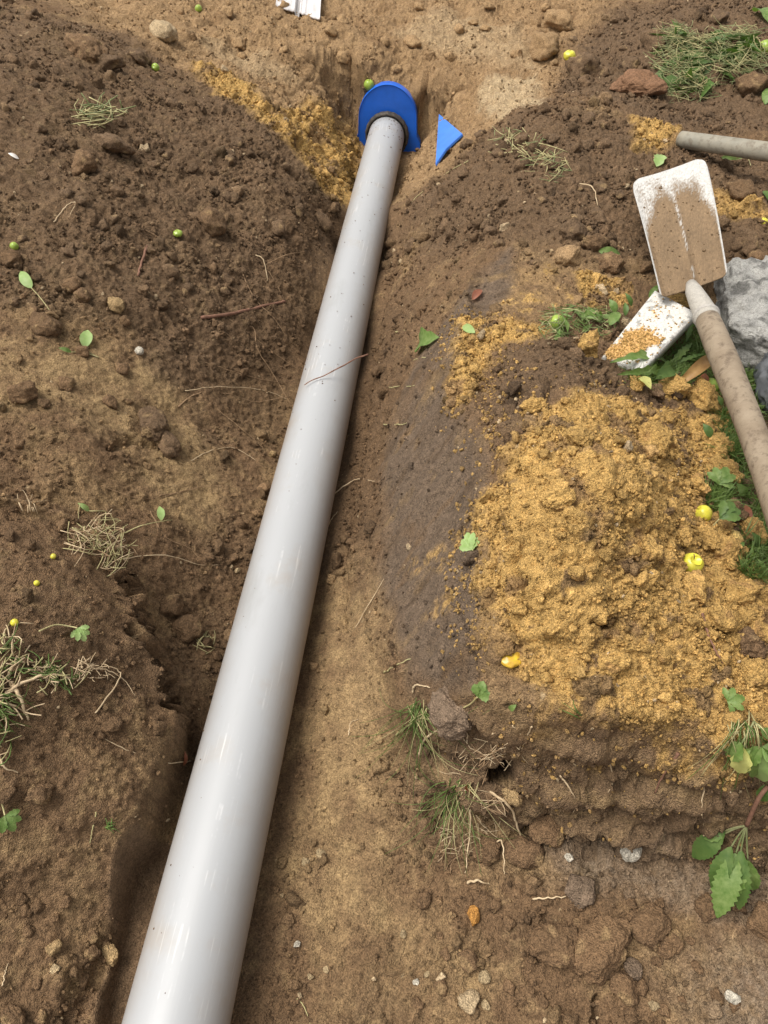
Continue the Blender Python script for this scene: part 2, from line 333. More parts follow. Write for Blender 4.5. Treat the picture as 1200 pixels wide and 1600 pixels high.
# ------------------------------------------------------------------ earth colour
def col(*c): return np.array(c, float)
SOIL, LTAN, DARK, OCHC, TAN, PALE, CUTC, GREY, FACE = col(.205,.124,.064), col(.43,.29,.14), col(.150,.095,.053), col(.57,.35,.115), col(.39,.25,.125), col(.52,.385,.225), col(.175,.122,.080), col(.31,.24,.17), col(.225,.145,.08)
n1 = fbm(PF, 4, 3, 200); n2 = fbm(PF, 22, 3, 210); n3 = fbm(PF, 90, 3, 220, .6)
c = np.tile(SOIL, (len(X), 1))
def mixc(c, m, k): m = np.clip(m, 0, 1)[:, None]; return c*(1-m)+k*m
c = mixc(c, sstep(.05, .8, n1+n2*.4)*.35, LTAN); c = mixc(c, sstep(.0, .7, -n1+n2*.5)*.45, DARK*1.15)
c = mixc(c, sstep(.15, .7, n2*.7+n3*.5)*.3, LTAN)
c = mixc(c, Z_ltan*(.65+.5*n2), LTAN)
c = mixc(c, np.maximum(Z_dark, Z_darkL)*(.85+.3*n2), DARK*1.12)
c = mixc(c, Z_darkL*sstep(.35, .9, n2+n3*.4)*.3, LTAN*.8)
c = mixc(c, Z_tan*(.9+.25*n2), TAN)
c = mixc(c, Z_tan*sstep(.1, .7, fbm(PF, 7, 3, 230))*.55, col(.23,.135,.062))
c = mixc(c, Z_pale*(.9+.3*n2), PALE)
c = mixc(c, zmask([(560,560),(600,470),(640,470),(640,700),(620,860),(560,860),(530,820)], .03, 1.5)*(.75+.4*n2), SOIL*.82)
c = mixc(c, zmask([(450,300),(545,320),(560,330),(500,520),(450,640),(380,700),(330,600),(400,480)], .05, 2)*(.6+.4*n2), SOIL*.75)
Pst = PF-np.outer(PF@st, st)*.9
Z_mix = zmask([(740,445),(800,425),(880,430),(900,480),(860,505),(800,490),(740,505),(700,560)], .04, 1.5)
c = mixc(c, Z_mix*(.55+.5*n2), col(.40,.255,.115)); c = mixc(c, Z_mix*sstep(.3, .7, n2+n3*.4)*.7, OCHC)
c = mixc(c, Z_cut, CUTC)
c = mixc(c, Z_cut*sstep(.3, .9, fbm(Pst, 13, 4, 240)+.35*n2+.2*n3)*.6, col(.34,.22,.10))
c = mixc(c, Z_cut*sstep(.1, .8, -fbm(Pst, 18, 4, 241)+.3*n2)*.7, DARK*.75); c = mixc(c, Z_cut*sstep(.2, .8, n1+n2*.5)*.5, SOIL)
c = mixc(c, Z_cut*sstep(.35, .9, fbm(Pst, 40, 2, 242))*.5, SOIL)
zf = fbm(PF*np.array([1, 1, 3]), 10, 3, 245)
for zp in ([(635,885),(680,858),(725,835),(730,845),(690,872),(650,893)], [(700,620),(715,590),(728,560),(735,600),(722,640)], [(665,960),(700,930),(705,940),(680,970)]):
    c = mixc(c, zmask(zp, .015, .9)*sstep(-.5, .3, n3+n2), col(.46,.285,.105))
c = mixc(c, Z_face*.85, FACE); c = mixc(c, Z_face*sstep(.1, .7, zf)*.6, LTAN*.85); c = mixc(c, Z_face*sstep(.1, .7, -zf)*.5, DARK)
c = mixc(c, Z_grey*(.6+.4*n3), GREY)
Z_grass = zmask([(1060,560),(1120,520),(1230,520),(1300,700),(1300,930),(1190,890),(1140,820),(1105,730),(1070,640),(1000,600)], .02, 1)
c = mixc(c, Z_grass*.8, DARK*.9)
g_ = poly_sd(X, Y, GAP); inGAP = sstep(-.01, .002, g_); c = mixc(c, inGAP, DARK*1.5)
o = OCH*sstep(-.75, -.35, n2*.55+n3*.35+n1*.25)
c = mixc(c, o, OCHC)
c = mixc(c, OCH*sstep(.30, .75, fbm(PF, 9, 4, 250, .6))*.8, col(.26,.155,.075)); c = mixc(c, OCH*sstep(.5, .7, fbm(PF, 19, 3, 251, .6))*.8, DARK*1.1)
c = mixc(c, OCH*sstep(.3, .9, n3*.9)*.3, col(.70,.46,.19))
c[idx] *= (1+(r3-.5)*.22+(r2-.5)*.18*(d2 > 0)+(r1-.5)*.2*(d1 > 0))[:, None]
c *= (1+.10*n3)[:, None]
c = mixc(c, B1, DARK*.8)  # burrow's inner shade painted into the earth colour, on top of its real depth
# small pale grit and rusty specks
gr, gid = domes(PF+5.5, .02, 9, .05, .16, .5); c = mixc(c, (gr > .0006)*(gid > .55)*(Z_cut < .5)*.8*(Y < 3), col(.50,.36,.20))
c = np.clip(c, .02, .85)
print('colour', time.time()-T0)

# ------------------------------------------------------------------ materials
def nodes(name):
    m = bpy.data.materials.new(name); m.use_nodes = True; t = m.node_tree; t.nodes.clear()
    o = t.nodes.new('ShaderNodeOutputMaterial'); b = t.nodes.new('ShaderNodeBsdfPrincipled'); t.links.new(b.outputs[0], o.inputs[0])
    return m, t, b
def N(t, typ, **kw):
    n = t.nodes.new(typ)
    for k, v in kw.items():
        if k in n.inputs: n.inputs[k].default_value = v
        else: setattr(n, k, v)
    return n
def L(t, a, b): t.links.new(a, b)
def math_n(t, op, a, b=None, cl=False):
    n = t.nodes.new('ShaderNodeMath'); n.operation = op; n.use_clamp = cl
    for i, q in enumerate((a, b)):
        if q is None: continue
        if isinstance(q, (int, float)): n.inputs[i].default_value = q
        else: t.links.new(q, n.inputs[i])
    return n.outputs[0]
def earth_material(name, rough=.95, bump=1.15, grain=1.0):
    m, t, b = nodes(name)
    tc = N(t, 'ShaderNodeTexCoord'); at = N(t, 'ShaderNodeAttribute', attribute_name='Col')
    g1 = N(t, 'ShaderNodeTexNoise', Scale=330., Detail=3., Roughness=.7); g2 = N(t, 'ShaderNodeTexNoise', Scale=95., Detail=4., Roughness=.65)
    v1 = N(t, 'ShaderNodeTexVoronoi', Scale=420.); v1.feature = 'F1'
    for n in (g1, g2, v1): L(t, tc.outputs['Object'], n.inputs['Vector'])
    f = math_n(t, 'ADD', math_n(t, 'MULTIPLY', g1.outputs[0], 2.1*grain), math_n(t, 'MULTIPLY', g2.outputs[0], 1.1*grain))
    f = math_n(t, 'MAXIMUM', math_n(t, 'ADD', f, 1-1.6*grain), .25)
    sp = math_n(t, 'MULTIPLY', N_sep(t, v1.outputs['Color']), .42*grain)
    f = math_n(t, 'ADD', f, math_n(t, 'SUBTRACT', sp, .21*grain))
    mx = N(t, 'ShaderNodeVectorMath', operation='SCALE'); L(t, at.outputs['Color'], mx.inputs[0]); L(t, f, mx.inputs['Scale'])
    L(t, mx.outputs[0], b.inputs['Base Color'])
    b.inputs['Roughness'].default_value = rough; b.inputs['Specular IOR Level'].default_value = .25
    hgt = math_n(t, 'ADD', math_n(t, 'MULTIPLY', g1.outputs[0], .0026), math_n(t, 'ADD', math_n(t, 'MULTIPLY', g2.outputs[0], .0035), math_n(t, 'MULTIPLY', v1.outputs['Distance'], -.0012)))
    bp = N(t, 'ShaderNodeBump', Strength=1.0, Distance=1.7*bump); L(t, hgt, bp.inputs['Height']); L(t, bp.outputs[0], b.inputs['Normal'])
    return m
def N_sep(t, c):
    s = t.nodes.new('ShaderNodeSeparateColor'); t.links.new(c, s.inputs[0]); return s.outputs[0]
M_EARTH = earth_material('earth')
def simple(name, base, dark=None, scale=40., rough=.6, bump=.0, bscale=None, spec=.4, mixlo=.35, mixhi=.65, stretch=None, sss=0, coat=0, metal=0, detail=5.):
    """two-tone noise material"""
    m, t, b = nodes(name); tc = N(t, 'ShaderNodeTexCoord'); mp = N(t, 'ShaderNodeMapping')
    L(t, tc.outputs['Object'], mp.inputs[0])
    if stretch: mp.inputs['Scale'].default_value = stretch
    n = N(t, 'ShaderNodeTexNoise', Scale=scale, Detail=detail, Roughness=.65); L(t, mp.outputs[0], n.inputs['Vector'])
    r = N(t, 'ShaderNodeMapRange'); r.inputs[1].default_value = mixlo; r.inputs[2].default_value = mixhi; L(t, n.outputs[0], r.inputs[0])
    mx = N(t, 'ShaderNodeMix'); mx.data_type = 'RGBA'; L(t, r.outputs[0], mx.inputs[0])
    mx.inputs[6].default_value = (*base, 1); mx.inputs[7].default_value = (*(dark or [q*.7 for q in base]), 1)
    L(t, mx.outputs[2], b.inputs['Base Color']); b.inputs['Roughness'].default_value = rough; b.inputs['Specular IOR Level'].default_value = spec
    b.inputs['Metallic'].default_value = metal; b.inputs['Coat Weight'].default_value = coat
    if bump:
        n2 = N(t, 'ShaderNodeTexNoise', Scale=bscale or scale*2, Detail=5., Roughness=.7); L(t, mp.outputs[0], n2.inputs['Vector'])
        bp = N(t, 'ShaderNodeBump', Strength=1., Distance=bump); L(t, n2.outputs[0], bp.inputs['Height']); L(t, bp.outputs[0], b.inputs['Normal'])
    return m
def leafmat(name, c1, c2, scale=60.):
    m = simple(name, c1, c2, scale, .5, .0006, 220., .4)
    t = m.node_tree; b = [n for n in t.nodes if n.type == 'BSDF_PRINCIPLED'][0]; o = [n for n in t.nodes if n.type == 'OUTPUT_MATERIAL'][0]
    tr = N(t, 'ShaderNodeBsdfTranslucent', Color=(c1[0]*1.3, c1[1]*1.3, c1[2]*.8, 1)); ms = N(t, 'ShaderNodeMixShader', Fac=.3)
    L(t, b.outputs[0], ms.inputs[1]); L(t, tr.outputs[0], ms.inputs[2]); L(t, ms.outputs[0], o.inputs[0]); return m

# ------------------------------------------------------------------ object helpers
def tag(o, label=None, cat=None, group=None, kind=None):
    if label: o['label'] = label
    if cat: o['category'] = cat
    if group: o['group'] = group
    if kind: o['kind'] = kind
    return o
def mesh_np(name, V, F, mat, colors=None, smooth=True, parent=None):
    V = np.asarray(V, np.float32); F = np.asarray(F, np.int32); k = F.shape[1]
    me = bpy.data.meshes.new(name); me.vertices.add(len(V)); me.vertices.foreach_set('co', V.ravel())
    me.loops.add(F.size); me.loops.foreach_set('vertex_index', F.ravel())
    me.polygons.add(len(F)); me.polygons.foreach_set('loop_start', np.arange(0, F.size, k, dtype=np.int32)); me.polygons.foreach_set('loop_total', np.full(len(F), k, np.int32))
    me.polygons.foreach_set('use_smooth', np.full(len(F), smooth, bool))
    if colors is not None:
        a = me.attributes.new('Col', 'FLOAT_COLOR', 'POINT'); a.data.foreach_set('color', np.c_[colors, np.ones(len(colors))].astype(np.float32).ravel())
    me.update(calc_edges=True); me.materials.append(mat)
    o = bpy.data.objects.new(name, me); C.objects.link(o)
    if parent: o.parent = parent
    return o
class MB:
    """collects polygons for one mesh"""
    def __init__(s): s.v = []; s.f = []; s.c = []
    def add(s, V, F, colr=None):
        n = len(s.v); s.v += [tuple(p) for p in V]; s.f += [tuple(i+n for i in f) for f in F]
        s.c += [colr or (1, 1, 1)]*len(V)
    def build(s, name, mat, parent=None, smooth=True, origin=None, usecol=False):
        me = bpy.data.meshes.new(name); V = s.v
        if origin is not None: V = [(p[0]-origin[0], p[1]-origin[1], p[2]-origin[2]) for p in V]
        me.from_pydata(V, [], s.f); me.polygons.foreach_set('use_smooth', [smooth]*len(me.polygons))
        if usecol:
            a = me.attributes.new('Col', 'FLOAT_COLOR', 'POINT'); a.data.foreach_set('color', np.c_[np.array(s.c), np.ones(len(s.c))].astype(np.float32).ravel())
        me.materials.append(mat); me.update()
        o = bpy.data.objects.new(name, me); C.objects.link(o)
        if origin is not None and parent is None: o.location = origin
        if parent: o.parent = parent
        return o
def tube_geo(pts, rad, n=6, cap=True, wob=0):
    pts = [Vector(p) for p in pts]; k = len(pts); V = []; F = []
    up = Vector((0, 0, 1)); tprev = None; nrm = None
    for i, p in enumerate(pts):
        t = (pts[min(i+1, k-1)]-pts[max(i-1, 0)]);
        if t.length < 1e-9: t = tprev or Vector((1, 0, 0))
        t.normalize()
        if nrm is None:
            nrm = t.cross(up)
            if nrm.length < .1: nrm = t.cross(Vector((1, 0, 0)))
            nrm.normalize()
        else:
            nrm = (nrm-t*nrm.dot(t))
            if nrm.length < 1e-6: nrm = t.cross(up)
            nrm.normalize()
        b = t.cross(nrm); r = rad[i] if hasattr(rad, '__len__') else rad
        for j in range(n):
            a = 2*math.pi*j/n; rr_ = r*(1+wob*random.uniform(-1, 1)); V.append(p+(nrm*math.cos(a)+b*math.sin(a))*rr_)
        tprev = t
    for i in range(k-1):
        for j in range(n): F.append((i*n+j, i*n+(j+1) % n, (i+1)*n+(j+1) % n, (i+1)*n+j))
    if cap: F.append(tuple(range(n))[::-1]); F.append(tuple((k-1)*n+j for j in range(n)))
    return V, F
def smooth_line(pts, sub=6):
    P = [Vector(p) for p in pts]
    if len(P) < 3: return [P[0].lerp(P[-1], i/sub) for i in range(sub+1)]
    out = []
    for i in range(len(P)-1):
        p0 = P[max(i-1, 0)]; p1 = P[i]; p2 = P[i+1]; p3 = P[min(i+2, len(P)-1)]
        for s in range(sub):
            t = s/sub; out.append(.5*((2*p1)+(-p0+p2)*t+(2*p0-5*p1+4*p2-p3)*t*t+(-p0+3*p1-3*p2+p3)*t**3))
    out.append(P[-1]); return out

# ------------------------------------------------------------------ THE GROUND
a = (np.arange(NY-1)[:, None]*NX+np.arange(NX-1)[None]).ravel()
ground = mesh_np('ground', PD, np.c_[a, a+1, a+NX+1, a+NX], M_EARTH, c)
tag(ground, kind='structure')
print('ground', len(PD), time.time()-T0)

# ------------------------------------------------------------------ loose crumbs of soil and sand (uncountable)
def ico(sub):
    bm = bmesh.new(); bmesh.ops.create_icosphere(bm, subdivisions=sub, radius=1); bm.verts.ensure_lookup_table()
    V = np.array([v.co[:] for v in bm.verts]); F = np.array([[v.index for v in f.verts] for f in bm.faces]); bm.free(); return V, F
ICO = {k: ico(k) for k in (1, 2, 3, 4, 5)}
def clod_shape(sub, seed, amp=.28, flat=.7, facets=True):
    V, F = ICO[sub]; r = np.random.default_rng(seed); V = V.copy()
    if facets:                                   # broken faces
        for _ in range(r.integers(4, 9)):
            n = r.normal(size=3); n /= np.linalg.norm(n); h = r.uniform(.55, .85); d = V@n; V = V-np.outer(np.clip(d-h, 0, None)*.85, n)
    off = r.uniform(0, 50, 3)
    V = V*(1+amp*perlin(V+off, 1.3, 1)[:, None]+amp*.5*perlin(V+off, 3.1, 2)[:, None]+amp*.32*perlin(V+off, 7.3, 3)[:, None]+(amp*.2*perlin(V+off, 16, 4)[:, None] if sub > 3 else 0))
    return V*np.array([1, r.uniform(.7, 1), flat*r.uniform(.8, 1.1)]), F
def rand_rot(n):
    q = rng.normal(size=(n, 4)); q /= np.linalg.norm(q, axis=1)[:, None]; w_, x, y, z = q.T
    return np.stack([np.stack([1-2*(y*y+z*z), 2*(x*y-z*w_), 2*(x*z+y*w_)], -1), np.stack([2*(x*y+z*w_), 1-2*(x*x+z*z), 2*(y*z-x*w_)], -1), np.stack([2*(x*z-y*w_), 2*(y*z+x*w_), 1-2*(x*x+y*y)], -1)], 1)
NGf = NG.reshape(-1, 3)
area = np.zeros(len(X)); ax = np.gradient(gx); ay = np.gradient(gy); area = (ay[:, None]*ax[None]).ravel()
area = area/np.clip(NGf[:, 2], .25, 1)
dep = (PD-CAM)@RW[:, 2]*-1
uu = 600+FPX*((PD-CAM)@RW[:, 0])/np.maximum(dep, .05); vv = 800-FPX*((PD-CAM)@RW[:, 1])/np.maximum(dep, .05)
near = (dep > .3) & (uu > -250) & (uu < 1450) & (vv > -150) & (vv < 1850) & inner & (PD[:, 2] < 1)
awaypipe = ((np.abs(X) > .10) | (Y > 3.5))*(1-sstep(-.02, 0, poly_sd(X, Y, GAP)))
allclods = np.maximum(np.maximum(Z_dark, Z_darkL), OCH)
def scatter(name, dens, count, smin, smax, sub, power=2.2, sink=.25, label=None, bright=1.0, tint=None, flat=False):
    wt = area*dens*near*awaypipe/np.maximum(dep, .8)**1.2; wt /= wt.sum()
    ids = rng.choice(len(X), count, p=wt); s = smin+(smax-smin)*rng.random(count)**power*1.0
    s *= np.clip(dep[ids]/1.3, .8, 2.0)**.5
    nv = 12; R = rand_rot(count); V0 = np.stack([clod_shape(sub, 500+k, .42, .72)[0] for k in range(nv)]); F0 = ICO[sub][1]
    var = rng.integers(0, nv, count); V = np.einsum('nij,nkj->nki', R, V0[var])*s[:, None, None]
    jit = (rng.random((count, 3))-.5)*.004; ctr = PD[ids]+jit+NGf[ids]*(s*(1-2*sink)*.6)[:, None]
    V = (V+ctr[:, None]).reshape(-1, 3); k = V0.shape[1]
    F = (F0[None]+(np.arange(count)*k)[:, None, None]).reshape(-1, 3)
    cc = c[ids]*(rng.uniform(.62, 1.3, (count, 1)))*bright
    if tint is not None: tm = rng.random((count, 1))*.5+.4; cc = cc*(1-tm)+tint*rng.uniform(.75, 1.2, (count, 1))*tm
    pale = (rng.random(count) < .015)[:, None]; cc = np.where(pale, np.array([.50,.37,.22])*rng.uniform(.7, 1.2, (count, 1)), cc)
    cc = np.repeat(np.clip(cc, .02, .8), k, axis=0)
    o = mesh_np(name, V, F, M_EARTH, cc, smooth=sub > 1); tag(o, label, 'soil', kind='stuff'); return o
patchF = sstep(-.3, .4, fbm(PF, 6, 3, 260)); flr = sstep(.0, .15, .16-Z0.ravel())
brown = (1-OCH)*(1-.75*Z_cut)
scatter('soil_crumbs', brown*(.25+patchF)*(.6+.8*np.maximum(Z_dark, Z_darkL)+.5*flr)*(1-.5*Z_ltan), 52000, .0012, .0062, 1, 2.4, label='fine brown soil crumbs strewn over the banks and trench floor')
scatter('soil_lumps', brown*patchF**2*(.3+.8*np.maximum(Z_dark, Z_darkL)+.9*flr)*(1-.7*Z_ltan)*(1-.5*Z_tan), 1900, .005, .020, 3, 3.0, .38, label='loose brown soil lumps scattered on the slopes')
spill = np.maximum(sstep(-.10, .02, poly_sd(X, Y, zone([(775,620),(765,880),(775,985),(800,1060),(1000,1120),(1300,1170),(1300,920),(1130,830),(1050,640),(880,610)]))), sstep(-.08, .02, poly_sd(X, Y, zone([(720,500),(800,495),(830,530),(730,620)]))))*(1-OCH*.9)
scatter('spilled_sand', spill*(.2+patchF), 3200, .0015, .006, 1, 2.4, label='ochre sand grains spilled around the edges of the mound', tint=OCHC)
scatter('sand_crumbs', np.clip(OCH, 0, 1)**2*(.3+patchF), 24000, .0013, .0052, 1, 2.2, label='loose ochre sand crumbs covering the right mound')
scatter('sand_lumps', np.clip(OCH, 0, 1)**2*(.15+patchF**2), 700, .006, .016, 3, 2.6, .4, label='larger ochre sand lumps on the right mound')
print('crumbs', time.time()-T0)
# =================================================================== OBJECTS
# ------------------------------------------------------------------ more materials
M_COL = earth_material('grit_coated', .6, .35, .35)
M_WOOD = simple('weathered_wood', (.36,.27,.18), (.19,.135,.09), 22, .75, .0012, 120, .3, .38, .66, (1, 1, 1))
M_ROOT = simple('root', (.34,.22,.12), (.20,.12,.06), 60, .8, .0004)
M_ROOTP = simple('pale_root', (.62,.48,.30), (.42,.30,.17), 60, .7, .0004)
M_TWIG = simple('twig_bark', (.24,.12,.075), (.15,.075,.045), 70, .8, .0006)
M_STRAW = simple('straw', (.50,.45,.22), (.32,.27,.12), 50, .7, .0003)
M_GRASS = leafmat('grass_green', (.10,.17,.035), (.18,.25,.07))
M_WEED = leafmat('weed_green', (.20,.25,.09), (.36,.36,.18), 30)
M_LEAF = leafmat('leaf_green', (.105,.19,.035), (.22,.30,.09), 90)
M_LEAFD = leafmat('leaf_dark_green', (.07,.135,.028), (.13,.20,.05))
M_LEAFP = leafmat('leaf_pale', (.38,.50,.20), (.28,.42,.13))
M_LEAFY = leafmat('leaf_yellow', (.62,.60,.20), (.45,.45,.15))
M_BROWNL = leafmat('leaf_brown', (.42,.25,.09), (.27,.14,.05))
M_RED = leafmat('leaf_red', (.34,.12,.06), (.22,.08,.045))
CKEY = {'soil': SOIL*.95, 'dark': DARK*1.15, 'ochre': OCHC*.9, 'tan': TAN, 'ltan': LTAN, 'stone': col(.46,.34,.19), 'white': col(.60,.54,.43), 'red': col(.24,.13,.07), 'pale': PALE, 'rust': col(.50,.24,.06), 'cut': CUTC*1.2}
def px2m(u, v, px):
    h, n = hit(u, v); d = float((np.array(h)-CAM)@RW[:, 2]*-1); return px/FPX*d
def on(u, v, off=0):
    h, n = hit(u, v); return h+n*off
def toward(p, m):                                # a little step off the surface, up and outwards
    return Vector(p)+(Vector(CAM)-Vector(p)).normalized()*m*.4+Vector((0, 0, m*.8))

# ------------------------------------------------------------------ the grey drain pipe
def cyl(r, y0, y1, z, n=96, segs=60, r_in=None, wob=0):
    V = []; F = []
    ys = [y0+(y1-y0)*i/segs for i in range(segs+1)]
    for rad, fl in ((r, 0), (r_in or r-.004, 1)):
        b = len(V)
        for y in ys:
            for j in range(n):
                a_ = 2*math.pi*j/n; V.append((rad*math.cos(a_)+.0016*math.sin(y*1.7), y, z+rad*math.sin(a_)+.002*math.sin(y*2.3)))
        for i in range(segs):
            for j in range(n):
                q = (b+i*n+j, b+i*n+(j+1) % n, b+(i+1)*n+(j+1) % n, b+(i+1)*n+j); F.append(q if not fl else q[::-1])
    m_ = (segs+1)*n
    for j in range(n):
        F.append((j, m_+j, m_+(j+1) % n, (j+1) % n)); e = segs*n
        F.append((e+j, e+(j+1) % n, m_+e+(j+1) % n, m_+e+j))
    return V, F
def pipe_material():
    m, t, b = nodes('grey_pvc'); tc = N(t, 'ShaderNodeTexCoord')
    mp = N(t, 'ShaderNodeMapping'); mp.inputs['Scale'].default_value = (1, .035, 1); L(t, tc.outputs['Object'], mp.inputs[0])
    s1 = N(t, 'ShaderNodeTexNoise', Scale=160., Detail=3., Roughness=.6); L(t, mp.outputs[0], s1.inputs['Vector'])      # lengthwise scuffs
    s2 = N(t, 'ShaderNodeTexNoise', Scale=7., Detail=5., Roughness=.7); L(t, tc.outputs['Object'], s2.inputs['Vector'])  # dusty clouds
    s3 = N(t, 'ShaderNodeTexVoronoi', Scale=34.); L(t, tc.outputs['Object'], s3.inputs['Vector'])
    scr = N(t, 'ShaderNodeMapRange'); scr.inputs[1].default_value = .57; scr.inputs[2].default_value = .66; L(t, s1.outputs[0], scr.inputs[0])
    patchm = N(t, 'ShaderNodeMapRange'); patchm.inputs[1].default_value = .52; patchm.inputs[2].default_value = .72; L(t, s2.outputs[0], patchm.inputs[0])
    m1 = N(t, 'ShaderNodeMix'); m1.data_type = 'RGBA'; m1.inputs[6].default_value = (.36,.365,.368,1); m1.inputs[7].default_value = (.66,.66,.655,1)
    L(t, math_n(t, 'MULTIPLY', scr.outputs[0], patchm.outputs[0]), m1.inputs[0])
    m2 = N(t, 'ShaderNodeMix'); m2.data_type = 'RGBA'; m2.inputs[7].default_value = (.36,.33,.29,1); L(t, m1.outputs[2], m2.inputs[6])
    dm = N(t, 'ShaderNodeMapRange'); dm.inputs[1].default_value = .56; dm.inputs[2].default_value = .8; dm.inputs[4].default_value = .75; L(t, s2.outputs[0], dm.inputs[0]); L(t, dm.outputs[0], m2.inputs[0])
    m3 = N(t, 'ShaderNodeMix'); m3.data_type = 'RGBA'; m3.inputs[7].default_value = (.16,.12,.08,1); L(t, m2.outputs[2], m3.inputs[6])
    sp = N(t, 'ShaderNodeMapRange'); sp.inputs[1].default_value = .062; sp.inputs[2].default_value = .045; L(t, s3.outputs['Distance'], sp.inputs[0])
    keep = math_n(t, 'GREATER_THAN', N_sep(t, s3.outputs['Color']), .95); L(t, math_n(t, 'MULTIPLY', sp.outputs[0], keep), m3.inputs[0])
    sx = N(t, 'ShaderNodeSeparateXYZ'); L(t, tc.outputs['Object'], sx.inputs[0])          # splashed mud on the flanks
    fl = N(t, 'ShaderNodeMapRange'); fl.inputs[1].default_value = .125; fl.inputs[2].default_value = .03; L(t, math_n(t, 'ADD', sx.outputs[2], math_n(t, 'MULTIPLY', s2.outputs[0], -.06)), fl.inputs[0])
    m4_ = N(t, 'ShaderNodeMix'); m4_.data_type = 'RGBA'; m4_.inputs[7].default_value = (.23,.165,.10,1); L(t, m3.outputs[2], m4_.inputs[6]); L(t, math_n(t, 'MULTIPLY', fl.outputs[0], .8), m4_.inputs[0])
    s5 = N(t, 'ShaderNodeTexNoise', Scale=2.3, Detail=6., Roughness=.75); mp5 = N(t, 'ShaderNodeMapping'); mp5.inputs['Scale'].default_value = (3, .8, 3); L(t, tc.outputs['Object'], mp5.inputs[0]); L(t, mp5.outputs[0], s5.inputs['Vector'])
    sm = N(t, 'ShaderNodeMapRange'); sm.inputs[1].default_value = .56; sm.inputs[2].default_value = .74; sm.inputs[4].default_value = .55; L(t, s5.outputs[0], sm.inputs[0])
    m5_ = N(t, 'ShaderNodeMix'); m5_.data_type = 'RGBA'; m5_.inputs[7].default_value = (.27,.27,.26,1); L(t, m4_.outputs[2], m5_.inputs[6]); L(t, sm.outputs[0], m5_.inputs[0])
    L(t, m5_.outputs[2], b.inputs['Base Color'])
    ro = N(t, 'ShaderNodeMapRange'); ro.inputs[3].default_value = .36; ro.inputs[4].default_value = .58; L(t, s2.outputs[0], ro.inputs[0]); L(t, ro.outputs[0], b.inputs['Roughness'])
    bp = N(t, 'ShaderNodeBump', Strength=.25, Distance=.0006); L(t, s1.outputs[0], bp.inputs['Height']); L(t, bp.outputs[0], b.inputs['Normal'])
    b.inputs['Specular IOR Level'].default_value = .55
    return m
PE = bpy.data.objects.new('drain_pipe', None); C.objects.link(PE); PE.location = (0, 0, 0)
tag(PE, 'long smooth grey plastic drain pipe lying along the trench bottom', 'pipe')
V, F = cyl(.08, -1.3, 3.475, .08)
mb = MB(); mb.add(V, F); mb.build('pipe_barrel', pipe_material(), PE)
# crumbs of soil fallen on the far end
mb = MB()
for i in range(70):
    y = 3.44-abs(random.gauss(0, .10)); a_ = math.pi/2+random.gauss(0, .5); s = random.uniform(.0015, .0045)
    V, F = ICO[1]; ctr = np.array([.0805*math.cos(a_), y, .08+.0805*math.sin(a_)]); mb.add((V*s*np.array([1, 1, .6])+ctr).tolist(), F.tolist(), tuple(DARK*.7))
for i in range(110):
    y = random.uniform(.1, 3.4); a_ = math.pi/2+random.gauss(0, .6); s = random.uniform(.0007, .0022)
    V, F = ICO[1]; ctr = np.array([.0803*math.cos(a_), y, .08+.0803*math.sin(a_)]); mb.add((V*s*np.array([1, 1, .6])+ctr).tolist(), F.tolist(), tuple(DARK*1.2))
mb.build('soil_specks', M_EARTH, PE, usecol=True)

# ------------------------------------------------------------------ the blue arched collar with its black rubber ring
def plastic(name, c_, rough=.32):
    m = simple(name, c_, tuple(q*.82 for q in c_), 14, rough, .0003, 60, .5); return m
M_BLUE = plastic('blue_plastic', (.012,.13,.62)); M_BLUE2 = plastic('light_blue_plastic', (.06,.22,.72), .4)
M_RUB = simple('black_rubber', (.018,.018,.017), (.09,.07,.05), 60, .7, .001, 120)
BE = bpy.data.objects.new('pipe_collar', None); C.objects.link(BE); BE.location = (0, 3.47, .0)
tag(BE, 'bright blue plastic arched collar standing behind the far end of the grey pipe', 'pipe collar')
def arch_outline():
    R = .130; zc = .150; o = []
    o += [(.155, -.02), (.150, .045), (.134, .075)]
    for i in range(0, 41): a_ = math.pi*i/40; o.append((R*math.cos(a_)*(1-.04*math.sin(a_)), zc+R*math.sin(a_)*1.0))
    o += [(-.134, .075), (-.150, .045), (-.155, -.02)]
    return o
O_ = arch_outline(); bm = bmesh.new()
hole = [(.088*math.cos(2*math.pi*i/48), .08+.088*math.sin(2*math.pi*i/48)) for i in range(48)]
def ringsof(y, k): return [bm.verts.new((x*k, y, .1+(z-.1)*k)) for x, z in O_]
layers = [ringsof(.0, .965), ringsof(-.004, .985), ringsof(.004, 1.0), ringsof(.045, 1.0), ringsof(.052, .985)]
n_ = len(O_)
for A_, B_ in zip(layers[:-1], layers[1:]):
    for i in range(n_): bm.faces.new((A_[i], A_[(i+1) % n_], B_[(i+1) % n_], B_[i]))
fi = [bm.verts.new((x, .0, z)) for x, z in hole]
e1 = [bm.edges.get((layers[0][i], layers[0][(i+1) % n_])) or bm.edges.new((layers[0][i], layers[0][(i+1) % n_])) for i in range(n_)]
e2 = [bm.edges.new((fi[i], fi[(i+1) % 48])) for i in range(48)]
bmesh.ops.triangle_fill(bm, edges=e1+e2, use_beauty=True)
bm.faces.new(layers[-1])
bmesh.ops.recalc_face_normals(bm, faces=bm.faces)
me = bpy.data.meshes.new('arch_plate'); bm.to_mesh(me); bm.free(); me.materials.append(M_BLUE)
o = bpy.data.objects.new('arch_plate', me); C.objects.link(o); o.parent = BE; o.rotation_euler = (math.radians(-5), 0, 0)
V = []; F = []
